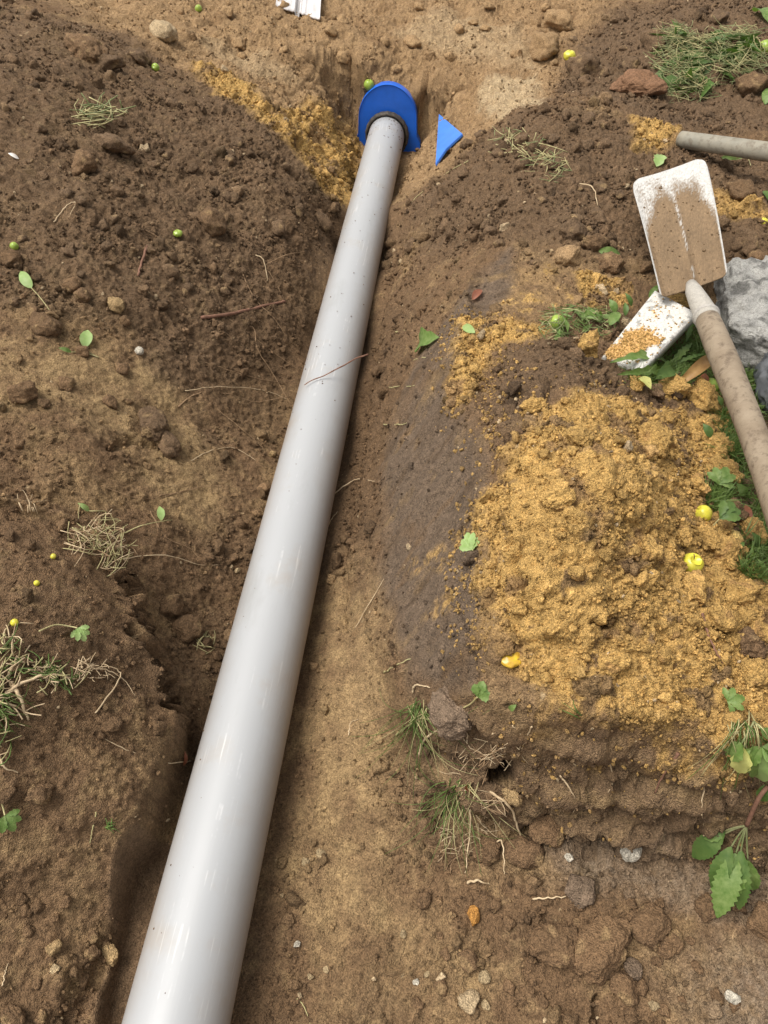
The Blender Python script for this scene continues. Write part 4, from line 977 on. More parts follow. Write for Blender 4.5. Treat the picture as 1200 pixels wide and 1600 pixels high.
# ------------------------------------------------------------------ windfall apples
def fruit(name, c1, c2, sc=30):
    return simple(name, c1, c2, sc, .28, .0002, 200, .5, .3, .7)
A_G = fruit('green_apple', (.33,.45,.06), (.22,.30,.05), 60); A_Y = fruit('yellow_apple', (.70,.64,.05), (.48,.42,.06), 60); A_O = fruit('bruised_apple', (.72,.50,.03), (.38,.20,.03), 70)
def apple(u, v, px, mat, label, squash=1, bite=False, sink=.22, stem=True):
    h, n = hit(u, v); s = px2m(u, v, px)/2; V, F = ICO[4]; V = V.copy(); seed = int(u+v)
    a_ = np.hypot(V[:, 0], V[:, 1]); V[:, 2] -= np.exp(-(a_/.28)**2)*np.sign(V[:, 2])*.22; V *= 1+.05*perlin(V+seed, 1.5, 3)[:, None]
    if squash < 1: V = V*(1+.09*perlin(V+seed, 2.5, 5)[:, None]); V[:, 2] *= squash
    if bite:
        d = V-np.array([-.2, .2, 1.0]); r = np.linalg.norm(d, axis=1); m = r < .55; V[m] = (np.array([-.2, .2, 1.0])+d/r[:, None]*.55)[m]+perlin(V, 6, 3)[m][:, None]*.04
    E = bpy.data.objects.new('apple', None); C.objects.link(E); E.location = h+n*s*squash*(1-2*sink); r = random.Random(seed)
    E.rotation_euler = (r.uniform(-1, 1), r.uniform(-1, 1), r.uniform(0, 6)) if squash == 1 and not bite else (0, 0, r.uniform(0, 6))
    tag(E, label, 'apple', 'windfall apples')
    mesh_np('flesh', V*s, F, mat, parent=E)
    if stem:
        Vt, Ft = tube_geo([(0, 0, s*squash*.7), (s*.05, 0, s*squash*1.05), (s*.2, 0, s*squash*1.35)], s*.045, 6); mb = MB(); mb.add(Vt, Ft); mb.build('stalk', M_TWIG, E)
for a_ in [(578,132,16,A_G,'small green apple on the sand touching the blue arch'),
 (311,17,11,A_G,'tiny green apple on the far sand near the top edge'),
 (243,109,12,A_G,'pale green apple at the crest of the left heap'),
 (276,366,15,A_G,'bright green apple on the face of the left heap', .7),
 (22,388,13,A_G,'small yellow green apple near the left edge'),
 (1194,79,22,A_G,'green apple at the right end of the weed pile'),
 (1091,802,27,A_Y,'yellow apple on the mound beside a dark green leaf'),
 (1110,607,27,A_G,'green apple half hidden under the shovel shaft'),
 (868,509,24,A_G,'dull green apple in the weeds left of the white board'),
 (890,90,19,A_Y,'yellowish apple on the sand left of the dark heap', .8),
 (1190,348,14,A_Y,'little yellow apple at the right edge beside the blade', .8),
 (82,871,9,A_Y,'tiny yellow apple on the left bank below the root tuft'),
 (57,913,9,A_Y,'tinier yellow apple left of the bank crack'),
 (22,974,12,A_Y,'small yellow apple among the roots at the left edge')]: apple(*a_, stem=a_[2] > 12)
apple(1073,884,35, A_Y, 'bitten yellow apple at the right of the sand mound', bite=True)
apple(794,1025,38, A_O, 'squashed orange yellow apple on the lower left of the mound', squash=.42, stem=False)

# ------------------------------------------------------------------ roots and twigs
def pxline(pts, lift, end0=0, end1=0, arch=0):
    out = []; n = len(pts)
    for i, p in enumerate(pts):
        t = i/max(1, n-1); l = lift+arch*math.sin(math.pi*t)+end0*(1-t)+end1*t; out.append(toward(on(p[0], p[1], 0), l))
    return smooth_line(out, 7)
def root(pts, label, r=.0013, mat=None, lift=.002, arch=0, taper=.4, name='root', cat='root', group='loose roots and twigs', side=0, end1=0, end0=0, n=6, jit=.0012):
    L_ = pxline(pts, lift, end0, end1, arch)
    L_ = [p+Vector((random.uniform(-1, 1), random.uniform(-1, 1), random.uniform(-1, 1)))*jit for p in L_]
    r *= 1.2; k = len(L_); rad = [r*(1-(1-taper)*i/(k-1)) for i in range(k)]
    V, F = tube_geo(L_, rad, n, wob=.12); mb = MB(); mb.add(V, F)
    for s in range(side):
        i = random.randrange(k//4, k-1); p = L_[i]; d = Vector((random.uniform(-1, 1), random.uniform(-1, 1), random.uniform(-.3, .3))).normalized()*random.uniform(.012, .035)
        V, F = tube_geo(smooth_line([p, p+d*.5+Vector((random.uniform(-1, 1), random.uniform(-1, 1), 0))*.003, p+d], 4), rad[i]*.5, 4); mb.add(V, F)
    o = mb.build(name, mat or M_ROOT, origin=tuple(L_[0])); tag(o, label, cat, group); return o
root([(315,498),(360,492),(410,480),(446,472)], 'straight reddish twig on the left slope pointing at the pipe', .0045, M_TWIG, .004, name='twig', cat='twig', taper=.7, n=8)
root([(230,386),(222,410),(216,432)], 'short thick brown twig upright on the left heap', .003, M_TWIG, .003, name='twig', cat='twig', taper=.8, n=8)
for pts, lab, kw in [
 ([(355,500),(395,512),(402,545),(430,590),(455,635)], 'long thin root winding down the left slope below the twig', dict(r=.0013)),
 ([(360,500),(400,530),(440,560),(470,580)], 'faint root running from the twig towards the pipe', dict(r=.0009)),
 ([(330,520),(355,522),(372,550),(382,588)], 'curved hair root under the straight twig', dict(r=.0011)),
 ([(278,636),(310,615),(350,615),(400,628),(452,620)], 'brown root arching across the left slope to the pipe', dict(r=.0016)),
 ([(290,612),(340,605),(410,610),(450,625)], 'thin root parallel above the arching brown root', dict(r=.001, mat='p')),
 ([(400,400),(412,410),(418,440)], 'short pale root standing out of the left wall', dict(r=.0016, mat='p', arch=.01)),
 ([(418,412),(450,406),(486,392)], 'thin root stretching from the left wall to the pipe', dict(r=.001, arch=.02)),
 ([(420,425),(435,450),(445,470)], 'fine root hanging above the end of the twig', dict(r=.0008)),
 ([(340,640),(400,690),(425,720),(465,745)], 'hair root low on the left slope', dict(r=.0007)),
 ([(160,760),(230,780),(330,760),(425,768)], 'very thin root crossing the tan slope', dict(r=.0008)),
 ([(250,775),(280,770),(322,758)], 'short root above the root tuft', dict(r=.0009)),
 ([(192,835),(230,828),(270,812)], 'curved straw stalk reaching right from the root tuft', dict(r=.0015, mat='s', arch=.02)),
 ([(165,885),(210,875),(260,872),(310,885),(342,884)], 'long wiry root right of the root tuft', dict(r=.0012, mat='p', arch=.012)),
 ([(203,350),(245,370),(275,396)], 'thin straw lying on the left heap', dict(r=.0012)),
 ([(85,348),(105,322),(118,318),(108,340)], 'hooked pale root near the left heap edge', dict(r=.0014, mat='p')),
 ([(298,1190),(262,1192),(205,1175),(160,1152)], 'thin pale root on the lower left bank', dict(r=.0012, mat='p')),
 ([(150,1115),(190,1060),(165,1045),(130,1055)], 'pale curved root right of the left root tangle', dict(r=.0013, mat='p', arch=.01)),
 ([(0,1092),(40,1075),(80,1062),(120,1061)], 'thick whitish root stretched over the left bank', dict(r=.0024, mat='p', arch=.02, taper=.6)),
 ([(18,1066),(35,1095),(45,1125)], 'forked white root crossing the thick root', dict(r=.0032, mat='p', arch=.015, taper=.5, side=3)),
 ([(12,1060),(30,1040),(68,1036)], 'knotty pale root at the top of the left tangle', dict(r=.0024, mat='p', arch=.01, side=2)),
 ([(0,1100),(20,1105),(38,1112)], 'short pale root at the left edge', dict(r=.0022, mat='p', arch=.01)),
 ([(140,1045),(170,1050),(195,1065),(212,1088)], 'long hair root trailing from the left tangle', dict(r=.0011, mat='p', arch=.008)),
 ([(0,1180),(8,1200),(30,1208)], 'pale root bent at the left edge', dict(r=.0018, mat='p', arch=.008)),
 ([(490,600),(520,598),(550,588),(585,578)], 'small root lying across the grey pipe', dict(r=.0016, mat='t')),
 ([(515,778),(540,762),(560,752),(585,753)], 'pale broken root beside the middle of the pipe', dict(r=.0016, mat='p', arch=.01)),
 ([(505,850),(515,820),(528,800)], 'thin root at the foot of the smeared wall', dict(r=.0013, mat='p', arch=.008)),
 ([(555,982),(575,950),(600,905)], 'thin root leaning on the right wall foot', dict(r=.0012, mat='p', arch=.008)),
 ([(600,1052),(620,1040),(642,1030)], 'short straw on the right wall', dict(r=.0015, mat='s')),
 ([(690,562),(660,560),(645,564)], 'pale stalk on the smeared wall below the torn leaf', dict(r=.0013, mat='s')),
 ([(605,606),(640,604),(648,603)], 'short straw on the smeared wall', dict(r=.0015, mat='s')),
 ([(600,664),(625,664),(636,662)], 'straw low on the smeared wall', dict(r=.0014, mat='s')),
 ([(618,520),(635,516)], 'whitish stalk high on the right wall', dict(r=.0022, mat='s')),
 ([(905,288),(925,298),(934,322)], 'curled root on the dark bank left of the blade', dict(r=.0018, mat='p', arch=.01)),
 ([(1098,960),(1105,990),(1118,1020),(1133,1042)], 'brown root crossing the sand mound at right', dict(r=.0020, mat='t')),
 ([(866,1200),(882,1225),(895,1245),(899,1264)], 'pale forked root hanging on the cut face', dict(r=.0016, mat='p', arch=.008, side=1)),
 ([(1060,1178),(1040,1205),(1022,1240)], 'reddish root on the right of the cut face', dict(r=.0022, mat='t')),
 ([(832,1405),(860,1404),(885,1402)], 'pale stick below the cut face', dict(r=.0016, mat='p', arch=.006)),
 ([(895,1300),(915,1312),(935,1310)], 'white looping root at the foot of the cut face', dict(r=.0016, mat='p', arch=.01)),
 ([(863,1322),(866,1305),(862,1290)], 'tiny white root above the cut face foot', dict(r=.001, mat='p')),
 ([(765,1238),(790,1260),(805,1290),(815,1318)], 'thick pale root falling from the burrow mouth', dict(r=.0020, mat='p', arch=.02, taper=.7)),
 ([(765,1342),(768,1325),(782,1318),(786,1340),(788,1366)], 'hooked pale root below the burrow', dict(r=.0017, mat='p', arch=.015)),
 ([(731,1380),(745,1378),(765,1382)], 'white root end at the base of the grass tuft', dict(r=.0022, mat='p', arch=.008)),
 ([(735,1260),(732,1310),(727,1365)], 'long pale vertical root in the grass tuft', dict(r=.0016, mat='p', arch=.02)),
 ([(655,1180),(662,1160),(690,1140),(705,1118)], 'pinkish root arching out of the wall tip', dict(r=.0022, mat='p', arch=.012)),
 ([(618,1150),(650,1132),(676,1124)], 'pale straight root at the wall tip', dict(r=.0018, mat='s', arch=.02)),
 ([(645,1082),(650,1075),(672,1075)], 'white looped root on the wall tip', dict(r=.0018, mat='p', arch=.012)),
 ([(730,1145),(732,1165),(752,1178)], 'forked pale root under the torn leaf', dict(r=.0012, mat='p', side=2)),
 ([(770,1145),(768,1168),(778,1180)], 'little pale root right under the torn leaf', dict(r=.0012, mat='p', side=2)),
 ([(830,1135),(820,1160),(816,1172)], 'wiry root at the top of the cut face', dict(r=.0012, mat='p')),
 ([(545,1150),(548,1130),(560,1125)], 'tiny pale root on the tan floor', dict(r=.0011, mat='p')),
 ([(735,250),(700,270),(660,300),(640,320)], 'dry stalk lying on the upper right bank', dict(r=.0018, mat='s')),
 ([(730,565),(712,590),(700,605)], 'thin scratch of root on the smeared wall', dict(r=.0008)),
 ([(465,1560),(478,1578),(484,1600)], 'pale stalk near the bottom of the picture', dict(r=.001, mat='s')),
 ([(150,1270),(145,1300),(140,1318)], 'little pale sprout root on the lower left floor', dict(r=.0011, mat='s')),
 ([(5,1540),(8,1520),(14,1505)], 'thin root at the lower left edge', dict(r=.001, mat='p')),
 ([(300,560),(345,575),(395,590),(445,600)], 'straggling root halfway down the left wall', dict(r=.0011)),
 ([(380,430),(400,470),(430,500),(455,540)], 'dark root slanting down beside the reddish twig end', dict(r=.0012)),
 ([(300,720),(330,705),(365,700),(400,720)], 'bent hair root low on the tan slope', dict(r=.001, mat='p')),
 ([(235,800),(260,840),(300,860),(330,900)], 'fine root falling from the tan slope to the trench', dict(r=.001)),
 ([(800,1135),(815,1150),(812,1175),(825,1195)], 'pale hair root on the cut face above the burrow', dict(r=.0011, mat='p')),
 ([(950,1190),(958,1215),(950,1240)], 'short pale root in the middle of the cut face', dict(r=.0011, mat='p')),
 ([(1100,1230),(1096,1262),(1100,1290)], 'thin straight root at the right of the cut face', dict(r=.0011, mat='p')),
]:
    kw = dict(kw); mk = kw.get('mat'); kw['mat'] = {'p': M_ROOTP, 's': M_STRAW, 't': M_TWIG}.get(mk, M_ROOT); root(pts, lab, **kw)
# the root on the pipe has to lie on the pipe: lift it there
o = [x for x in C.objects if x.get('label') == 'small root lying across the grey pipe'][0]
P_ = []
for i in range(25):
    t = i/24; ang = math.radians(100-75*t) if t < .8 else math.radians(40); x_ = -.045+.165*t; yy = 1.575+.10*t+.003*math.sin(t*11)
    z_ = .157+.045*t+.0015*math.sin(t*17)
    P_.append(Vector((x_, yy, z_)))
V, F = tube_geo(P_, [.0012+.0010*i/24 for i in range(25)], 6, wob=.2); me = bpy.data.meshes.new('root'); me.from_pydata([tuple(v) for v in V], [], F); me.materials.append(M_TWIG); o.data = me; o.location = (0, 0, 0)

# ------------------------------------------------------------------ wisps: dry grass, root tufts, weed pile
def wisp(label, name, cat, spots, count, length, r, mats, lift=.01, spread=12, direc=None, dsp=.6, group='plants and dry wisps', curl=.5, part='stems', flat=False):
    """a tuft of thin stems springing from a few spots of the picture; each material is one part"""
    E = bpy.data.objects.new(name, None); C.objects.link(E); p0 = on(*spots[0]); E.location = p0; tag(E, label, cat, group)
    R_ = random.Random(int(spots[0][0]*3+spots[0][1]))
    for pn, mat, frac in mats:
        mb = MB()
        for i in range(int(count*frac)):
            u, v = R_.choice(spots); u += R_.gauss(0, spread); v += R_.gauss(0, spread*.6)
            an = R_.gauss(direc, dsp) if direc is not None else R_.uniform(0, 6.283); ln = length*R_.uniform(.45, 1.15); cv = R_.gauss(0, curl)
            pts = []; ll = R_.uniform(.3, 1)*lift
            for k in range(5):
                t = k/4; a_ = an+cv*t; pts.append(toward(on(u+math.cos(a_)*ln*t, v-math.sin(a_)*ln*t, 0), .0015+ll*(math.sin(math.pi*min(1, t*.9+.1))+.3*t)))
            for k in range(1, 5):
                if (pts[k]-pts[k-1]).length > .09: pts[k] = pts[k-1]+(pts[k]-pts[k-1]).normalized()*.03
            Lp = smooth_line(pts, 3); rr_ = r*R_.uniform(.6, 1.3); m_ = len(Lp)
            V, F = tube_geo(Lp, [rr_*(1-.7*q/(m_-1)) for q in range(m_)], 4 if not flat else 3); mb.add([Vector(q)-p0 for q in V], F)
        mb.build(pn, mat, E)
    return E
# the pile of pulled weeds, a tangle of stems over the far dark heap
def tangle(label, name, cells, n, hgt, ln, r, mats, group='plants and dry wisps', cat='weeds'):
    E = bpy.data.objects.new(name, None); C.objects.link(E); p0 = on(cells[0][0], cells[0][1]); E.location = p0; tag(E, label, cat, group); R_ = random.Random(5+int(cells[0][0]))
    for pn, mat, frac in mats:
        mb = MB()
        for i in range(int(n*frac)):
            cu, cv_, ru, rv = R_.choice(cells); a_ = R_.uniform(0, 6.28); q = R_.random()**.6; g = on(cu+ru*q*math.cos(a_), cv_+rv*q*math.sin(a_), 0)
            top_ = hgt*(1-q*q)*R_.random()+.004; d = Vector((R_.gauss(0, 1), R_.gauss(0, 1), R_.gauss(0, .35))).normalized(); l = ln*R_.uniform(.3, 1)
            s = g+Vector((0, 0, top_)); P_ = []
            bend = Vector((R_.gauss(0, 1), R_.gauss(0, 1), R_.gauss(0, .4)))*l*.25
            for k in range(5): t = k/4-.5; P_.append(s+d*l*t+bend*(.25-t*t)*2)
            if pn == 'leaflets':
                w_ = l*.12; sdv = d.cross(Vector((R_.gauss(0, 1), R_.gauss(0, 1), 1))).normalized()*w_
                V = [P_[0], P_[2]+sdv, P_[4], P_[2]-sdv]; mb.add([x-p0 for x in V], [(0, 1, 2), (0, 2, 3)])
            else:
                V, F = tube_geo(P_, [r*1.1, r, r, r*.8, r*.5], 4); mb.add([Vector(x)-p0 for x in V], F)
        mb.build(pn, mat, E)
tangle('tangled pile of wilted grey green weeds on the dark heap at upper right', 'weed_pile', [(1085,90,60,30),(1140,78,50,24),(1060,120,45,28),(1165,105,40,26),(1110,110,60,26),(1050,75,30,18),(1075,145,35,14)], 900, .075, .15, .0011, [('stems', M_WEED, .6), ('dry_stems', M_STRAW, .40), ('leaflets', M_LEAFD, .12), ('green_leaflets', M_LEAF, .0)])
tangle('wilted green weed wisp with dark shade, left of the shovel on the bank top', 'weed_wisp', [(830,240,45,30),(860,260,30,25),(800,225,35,20)], 70, .018, .10, .0013, [('stems', M_WEED, .5), ('dry_stems', M_STRAW, .7)])
tangle('bundle of pale dried grass stems lying on the left heap', 'dry_grass_bundle', [(150,182,26,12),(165,178,30,10),(140,188,18,12)], 46, .02, .16, .0019, [('stems', M_STRAW, .55), ('green_stems', M_WEED, .5)])
tangle('dry rooty grass tuft at the crack of the left bank', 'root_tuft', [(150,830,30,22),(165,855,28,30),(130,850,20,20),(185,870,22,26)], 130, .03, .075, .0010, [('stems', M_ROOTP, .35), ('dry_stems', M_STRAW, .5), ('fine_roots', M_ROOT, .3)])
tangle('grassy root tangle along the left edge of the bank', 'root_tangle', [(15,1010,30,26),(5,1090,22,50),(50,1050,40,22),(0,1150,15,40),(90,1060,40,16)], 150, .025, .065, .0011, [('stems', M_ROOTP, .3), ('dry_stems', M_STRAW, .4), ('green_stems', M_GRASS, .35)])
tangle('small rooty knot right of the left tangle', 'root_knot', [(150,1055,22,14),(135,1045,16,12)], 40, .018, .04, .0008, [('root_fibres', M_ROOTP, .8)])
tangle('dry straw wisp between the left bank and the pipe', 'straw_wisp', [(322,1008,14,14)], 18, .012, .045, .0010, [('stems', M_STRAW, 1.)])
tangle('fine root mat hanging over the cut face left of the burrow', 'root_mat', [(730,1190,40,26),(760,1270,36,40),(720,1320,40,36),(770,1180,40,20)], 110, .016, .05, .0007, [('fine_roots', M_ROOTP, .6), ('stems', M_ROOT, .6)])
tangle('dry straws and weeds around the dull green apple', 'weed_patch', [(895,500,50,18),(930,505,34,22),(870,520,30,14)], 150, .025, .06, .0009, [('stems', M_WEED, .5), ('green_stems', M_GRASS, .5), ('dry_stems', M_STRAW, .2), ('leaflets', M_LEAF, .35)])
wisp('long drooping green grass tuft at the tip of the smeared wall', 'grass_tuft', 'grass tuft', [(648,1105),(655,1110)], 46, 130, .0008, [('green_blades', M_GRASS, .75), ('dry_blades', M_STRAW, .3)], .04, 9, -1.75, .42, curl=.6)
wisp('green and dry grass tuft hanging below the burrow', 'grass_tuft', 'grass tuft', [(715,1235),(722,1225),(708,1245)], 52, 125, .0009, [('green_blades', M_GRASS, .6), ('dry_blades', M_STRAW, .35)], .055, 9, -1.95, .5, curl=.6)
wisp('stalky green plant tuft hanging at the right edge of the cut face', 'grass_tuft', 'grass tuft', [(1150,1130),(1170,1140),(1165,1125)], 34, 115, .0010, [('green_blades', M_GRASS, .5), ('dry_blades', M_STRAW, .5)], .03, 9, -1.6, .35, curl=.3)
wisp('short green blades at the left edge of the near bank', 'grass_tuft', 'grass tuft', [(2,1090),(0,1120)], 22, 60, .0012, [('green_blades', M_GRASS, 1.)], .03, 8, -1.2, .8)
wisp('two dry stalks standing on the left bank edge above the root tuft', 'dry_stalks', 'stalks', [(45,800),(50,802)], 7, 42, .0013, [('stems', M_ROOTP, 1.)], .02, 7, 1.7, .3)
wisp('small green sprout on the lower left floor', 'sprout', 'sprout', [(170,1295)], 10, 16, .0016, [('green_blades', M_LEAF, 1.)], .012, 3, .5, .9)
wisp('thin green blade across the top of the cut face', 'drooping_grass', 'grass', [(905,1120)], 3, 34, .0014, [('green_blades', M_GRASS, 1.)], .01, 4, 2.9, .2)

# ------------------------------------------------------------------ leaves
def strip_leaf(base, tip, nrm_, width, teeth=0, tooth=.3, curl=.12, fold=.18, n=22, shape=.8, tw=0):
    ax_ = tip-base; ln = ax_.length; ax_ = ax_.normalized(); sd_ = ax_.cross(nrm_).normalized(); up_ = sd_.cross(ax_).normalized(); V = []; F = []
    for i in range(n+1):
        t = i/n; w_ = width*ln*(math.sin(math.pi*min(1, t**shape))**.8)
        if teeth: w_ *= 1-tooth*abs(((t*teeth) % 1)*2-1)
        w_ = max(w_, .0004); c_ = base+ax_*(ln*t)+up_*(curl*ln*math.sin(math.pi*t)); a_ = tw*t; s2_ = sd_*math.cos(a_)+up_*math.sin(a_)
        wv = up_*(.05*ln*math.sin(t*17)*width)
        V += [c_-s2_*w_+up_*fold*w_+wv, c_-s2_*w_*.5+up_*fold*w_*.35, c_, c_+s2_*w_*.5+up_*fold*w_*.35, c_+s2_*w_+up_*fold*w_-wv]
    for i in range(n):
        for j in range(4): F.append((i*5+j, i*5+j+1, (i+1)*5+j+1, (i+1)*5+j))
    return V, F
def leaf(u0, v0, u1, v1, wd, mat, label, stem=None, lift=.008, teeth=0, tooth=.3, name='leaf', curl=.14, fold=.25, stemmat=None, group='leaves', shape=.8, tw=.3, cat='leaf'):
    b = toward(on(u0, v0), lift*.5); t = toward(on(u1, v1), lift); h, n = hit((u0+u1)/2, (v0+v1)/2); nr = (n+(Vector(CAM)-h).normalized()).normalized()
    E = bpy.data.objects.new(name, None); C.objects.link(E); E.location = b; tag(E, label, cat, group)
    V, F = strip_leaf(b, t, nr, wd*.66, teeth, tooth, curl, fold, shape=shape, tw=tw); mb = MB(); mb.add([x-b for x in V], F); mb.build('leaf_blade', mat, E)
    if stem:
        P_ = smooth_line([b]+[toward(on(u, v), lift*.5) for u, v in stem], 6); V, F = tube_geo([p-b for p in P_], .0011, 6); mb = MB(); mb.add(V, F); mb.build('leaf_stalk', stemmat or M_STRAW, E)
    return E
def palm(u, v, ang, px, mat, label, lobes=5, spread=1.9, stem=None, lift=.012, group='leaves', tilt=None, cat='leaf', name='lobed_leaf', wd=.26):
    b = toward(on(u, v), lift); h, n = hit(u, v); nr = (n*.8+(Vector(CAM)-h).normalized()).normalized(); s = px2m(u, v, px)
    cu, cv_ = u+math.cos(ang)*20, v-math.sin(ang)*20; d0 = (toward(on(cu, cv_), lift)-b); d0 = (d0-nr*d0.dot(nr)).normalized(); sdv = d0.cross(nr)
    E = bpy.data.objects.new(name, None); C.objects.link(E); E.location = b; tag(E, label, cat, group); mb = MB()
    for k in range(lobes):
        q = (k/(lobes-1)-.5)*spread if lobes > 1 else 0; d = d0*math.cos(q)+sdv*math.sin(q); l = s*(1-.28*abs(q)/(spread/2))
        V, F = strip_leaf(Vector((0, 0, 0)), d*l+nr*(l*.12*math.cos(k*2)), nr, wd, 4, .28, .1, .2, n=16, shape=1.5, tw=.1); mb.add(V, F)
    mb.build('leaf_blade', mat, E)
    if stem:
        P_ = smooth_line([b]+[toward(on(x, y), lift*.4) for x, y in stem], 6); V, F = tube_geo([p-b for p in P_], .0013, 6); mb = MB(); mb.add(V, F); mb.build('leaf_stalk', M_STRAW, E)
leaf(50,452,33,428, .33, M_LEAFP, 'pale green paddle leaf with long stalk on the left slope', [(62,465),(72,478),(82,492)], shape=.7)
leaf(132,545,138,519, .40, M_LEAFP, 'upright pale green leaf of the weed sprig on the left slope', [(145,555),(155,560)])
leaf(112,552,93,547, .28, M_LEAF, 'dark green lower leaf of the weed sprig on the left slope', [(130,552),(155,560)])
leaf(252,815,250,794, .35, M_LEAFP, 'small pale leaf standing on the slope right of the root tuft')
leaf(140,800,123,789, .3, M_LEAFP, 'curled pale leaf at the top of the root tuft', [(150,800),(165,800)])
palm(126,990, -1.0, 24, M_LEAFP, 'frilled pale leaf on an arched stalk over the left bank', 5, 2.2, [(110,982),(88,980),(63,990)], .022)
palm(12,1278, -1.0, 30, M_LEAF, 'green lobed leaf at the left edge of the lower bank', 5, 2.6, [(6,1262),(0,1245)], .014)
leaf(657,541,686,531, .34, M_LEAF, 'torn green leaf lying on the upper smeared wall', [(650,545)], teeth=3)
leaf(742,522,722,514, .3, M_LEAFP, 'small grey green leaf at the ochre crest')
palm(738,865, 1.65, 32, M_LEAFP, 'pale fan shaped leaf in the middle of the smeared wall', 5, 1.9, [(735,868),(733,874)])
palm(745,1095, .9, 30, M_LEAF, 'crumpled bright green leaf at the lower corner of the mound', 4, 1.6, [(735,1102),(724,1108)], .016, wd=.36)
leaf(795,1110,806,1104, .4, M_LEAF, 'tiny green leaf below the squashed apple')
leaf(935,394,968,400, .30, M_LEAF, 'green leaf among clods left of the shovel blade')
leaf(1025,262,1030,245, .45, M_LEAFP, 'pale green leaf just above the blade tip', teeth=3)
leaf(1070,228,1105,240, .22, M_LEAFP, 'light green torn leaf resting under the wooden pole', teeth=2, lift=.03)
palm(1148,258, 2.4, 34, M_LEAF, 'green weed sprig hanging below the wooden pole', 5, 2.6, [(1165,248),(1172,262)], .02, wd=.16)
leaf(1195,165,1200,140, .3, M_LEAF, 'green leaf at the right edge below the weed pile')
leaf(1180,20,1200,40, .3, M_LEAF, 'green leaf in the top right corner', teeth=4)
leaf(1192,300,1200,318, .35, M_LEAFD, 'blue green leaf at the right edge above the blade shoulder')
leaf(998,596,1012,622, .42, M_LEAFY, 'pale yellow leaf standing beside the ochre lumps', lift=.03)
leaf(1054,610,1104,574, .15, M_BROWNL, 'dry curled brown leaf under the shaft', lift=.03, curl=.25, fold=.7)
leaf(1090,620,1096,596, .3, M_RED, 'reddish leaf behind the ochre lump near the green apple', lift=.03)
leaf(287,1198,290,1176, .22, M_RED, 'orange red leaf beside the pipe on the left')
leaf(738,470,752,456, .3, M_RED, 'small red scrap on the upper right wall')
leaf(728,1262,724,1240, .3, M_RED, 'reddish scrap in the lower grass tuft', lift=.03)
leaf(30,250,14,243, .25, simple('white_scrap', (.7,.66,.6), (.5,.45,.4)), 'whitish scrap at the far left of the heap')
leaf(1165,830,1160,796, .22, M_RED, 'purplish withered leaf near the shaft at the mound edge', lift=.02)
palm(1118,765, 1.2, 34, M_LEAF, 'ragged bright green leaf on the right mound edge', 5, 2.4, None, .02)
palm(1118,822, .5, 44, M_LEAFD, 'dark green folded leaf right of the upper yellow apple', 4, 1.2, [(1112,826)], .025)
palm(1132,1102, .2, 30, M_LEAF, 'little green leaflets at the right top of the cut face', 5, 3.0, None, .015)
# dandelion leaves under the board
G5 = 'dandelion leaves under the board'
for a_ in [(1045,575,950,577,.10,M_LEAF,'long toothed dandelion leaf in front of the white board'),(1045,575,1078,545,.16,M_LEAF,'broad green leaf right of the white board'),
           (1035,585,960,596,.09,M_LEAF,'lower toothed leaf along the front of the board'),(1050,582,1020,602,.2,M_LEAFD,'dark broad leaf under the dandelion leaf'),
           (1055,572,1098,562,.14,M_LEAFD,'dark green leaf reaching under the shaft'),(1070,540,1078,505,.14,M_LEAFD,'upright dark leaf between board and shaft'),(1030,580,985,562,.10,M_LEAF,'toothed leaf lapping over the board edge')]:
    leaf(*a_[:7], lift=.022, teeth=6 if a_[4] < .2 else 0, tooth=.55, group=G5, curl=.1)
for (u, v, w_, lb) in [(975,500,.3,'glossy leaf above the left corner of the board'),(950,515,.3,'round leaf left of the board corner'),(1012,472,.3,'green leaf at the root of the blade'),(985,485,.25,'leaf between the blade and the board'),(960,495,.4,'small pale leaf in the weeds left of the board')]:
    leaf(u, v, u+random.uniform(-16, 16), v-14, w_, random.choice([M_LEAF, M_LEAFD]), lb, lift=.03, group=G5)
# the plants hanging over the right end of the cut face
PL = bpy.data.objects.new('mallow_plant', None); C.objects.link(PL); b0 = toward(on(1158,1298), .03); PL.location = b0; tag(PL, 'uprooted plant with big green leaves drooping on the near floor at right', 'plant', 'plants and dry wisps')
def child_leaf(P0, P1, nr, wd, mat, teeth=5, tooth=.2, curl=.1, fold=.3, shape=.9):
    V, F = strip_leaf(P0, P1, nr, wd, teeth, tooth, curl, fold, shape=shape); mb = MB(); mb.add([x-b0 for x in V], F); mb.build('leaf_blade', mat, PL)
def child_stem(P_, r, mat, nm='stem'):
    V, F = tube_geo([p-b0 for p in smooth_line(P_, 6)], r, 7); mb = MB(); mb.add(V, F); mb.build(nm, mat, PL)
nr = (Vector(CAM)-b0).normalized()
T = lambda u, v, l: toward(on(u, v), l)
child_stem([T(1190,1238,.03), T(1172,1262,.04), b0], .0035, M_TWIG, 'taproot')
for (u1, v1, u2, v2, wd, mt, tt) in [(1125,1306,1078,1344,.22,M_LEAFD,9),(1135,1330,1108,1392,.20,M_LEAFD,9),(1148,1345,1130,1410,.26,M_LEAF,7),(1142,1340,1116,1438,.20,M_LEAF,11),(1150,1335,1150,1425,.17,M_LEAFD,11),(1125,1310,1092,1312,.3,M_LEAF,4),(1160,1350,1172,1395,.22,M_LEAF,7)]:
    child_stem([b0, T((1158+u1)/2-2, (1298+v1)/2, .035), T(u1, v1, .03)], .0014, M_WEED); child_leaf(T(u1, v1, .03), T(u2, v2, .018), nr, wd, mt, tt)
PL2 = bpy.data.objects.new('hanging_plant', None); C.objects.link(PL2); b0 = toward(on(1172,1135), .02); PL2.location = b0; tag(PL2, 'green fan leaved plant hanging over the right end of the cut face', 'plant', 'plants and dry wisps')
PL = PL2
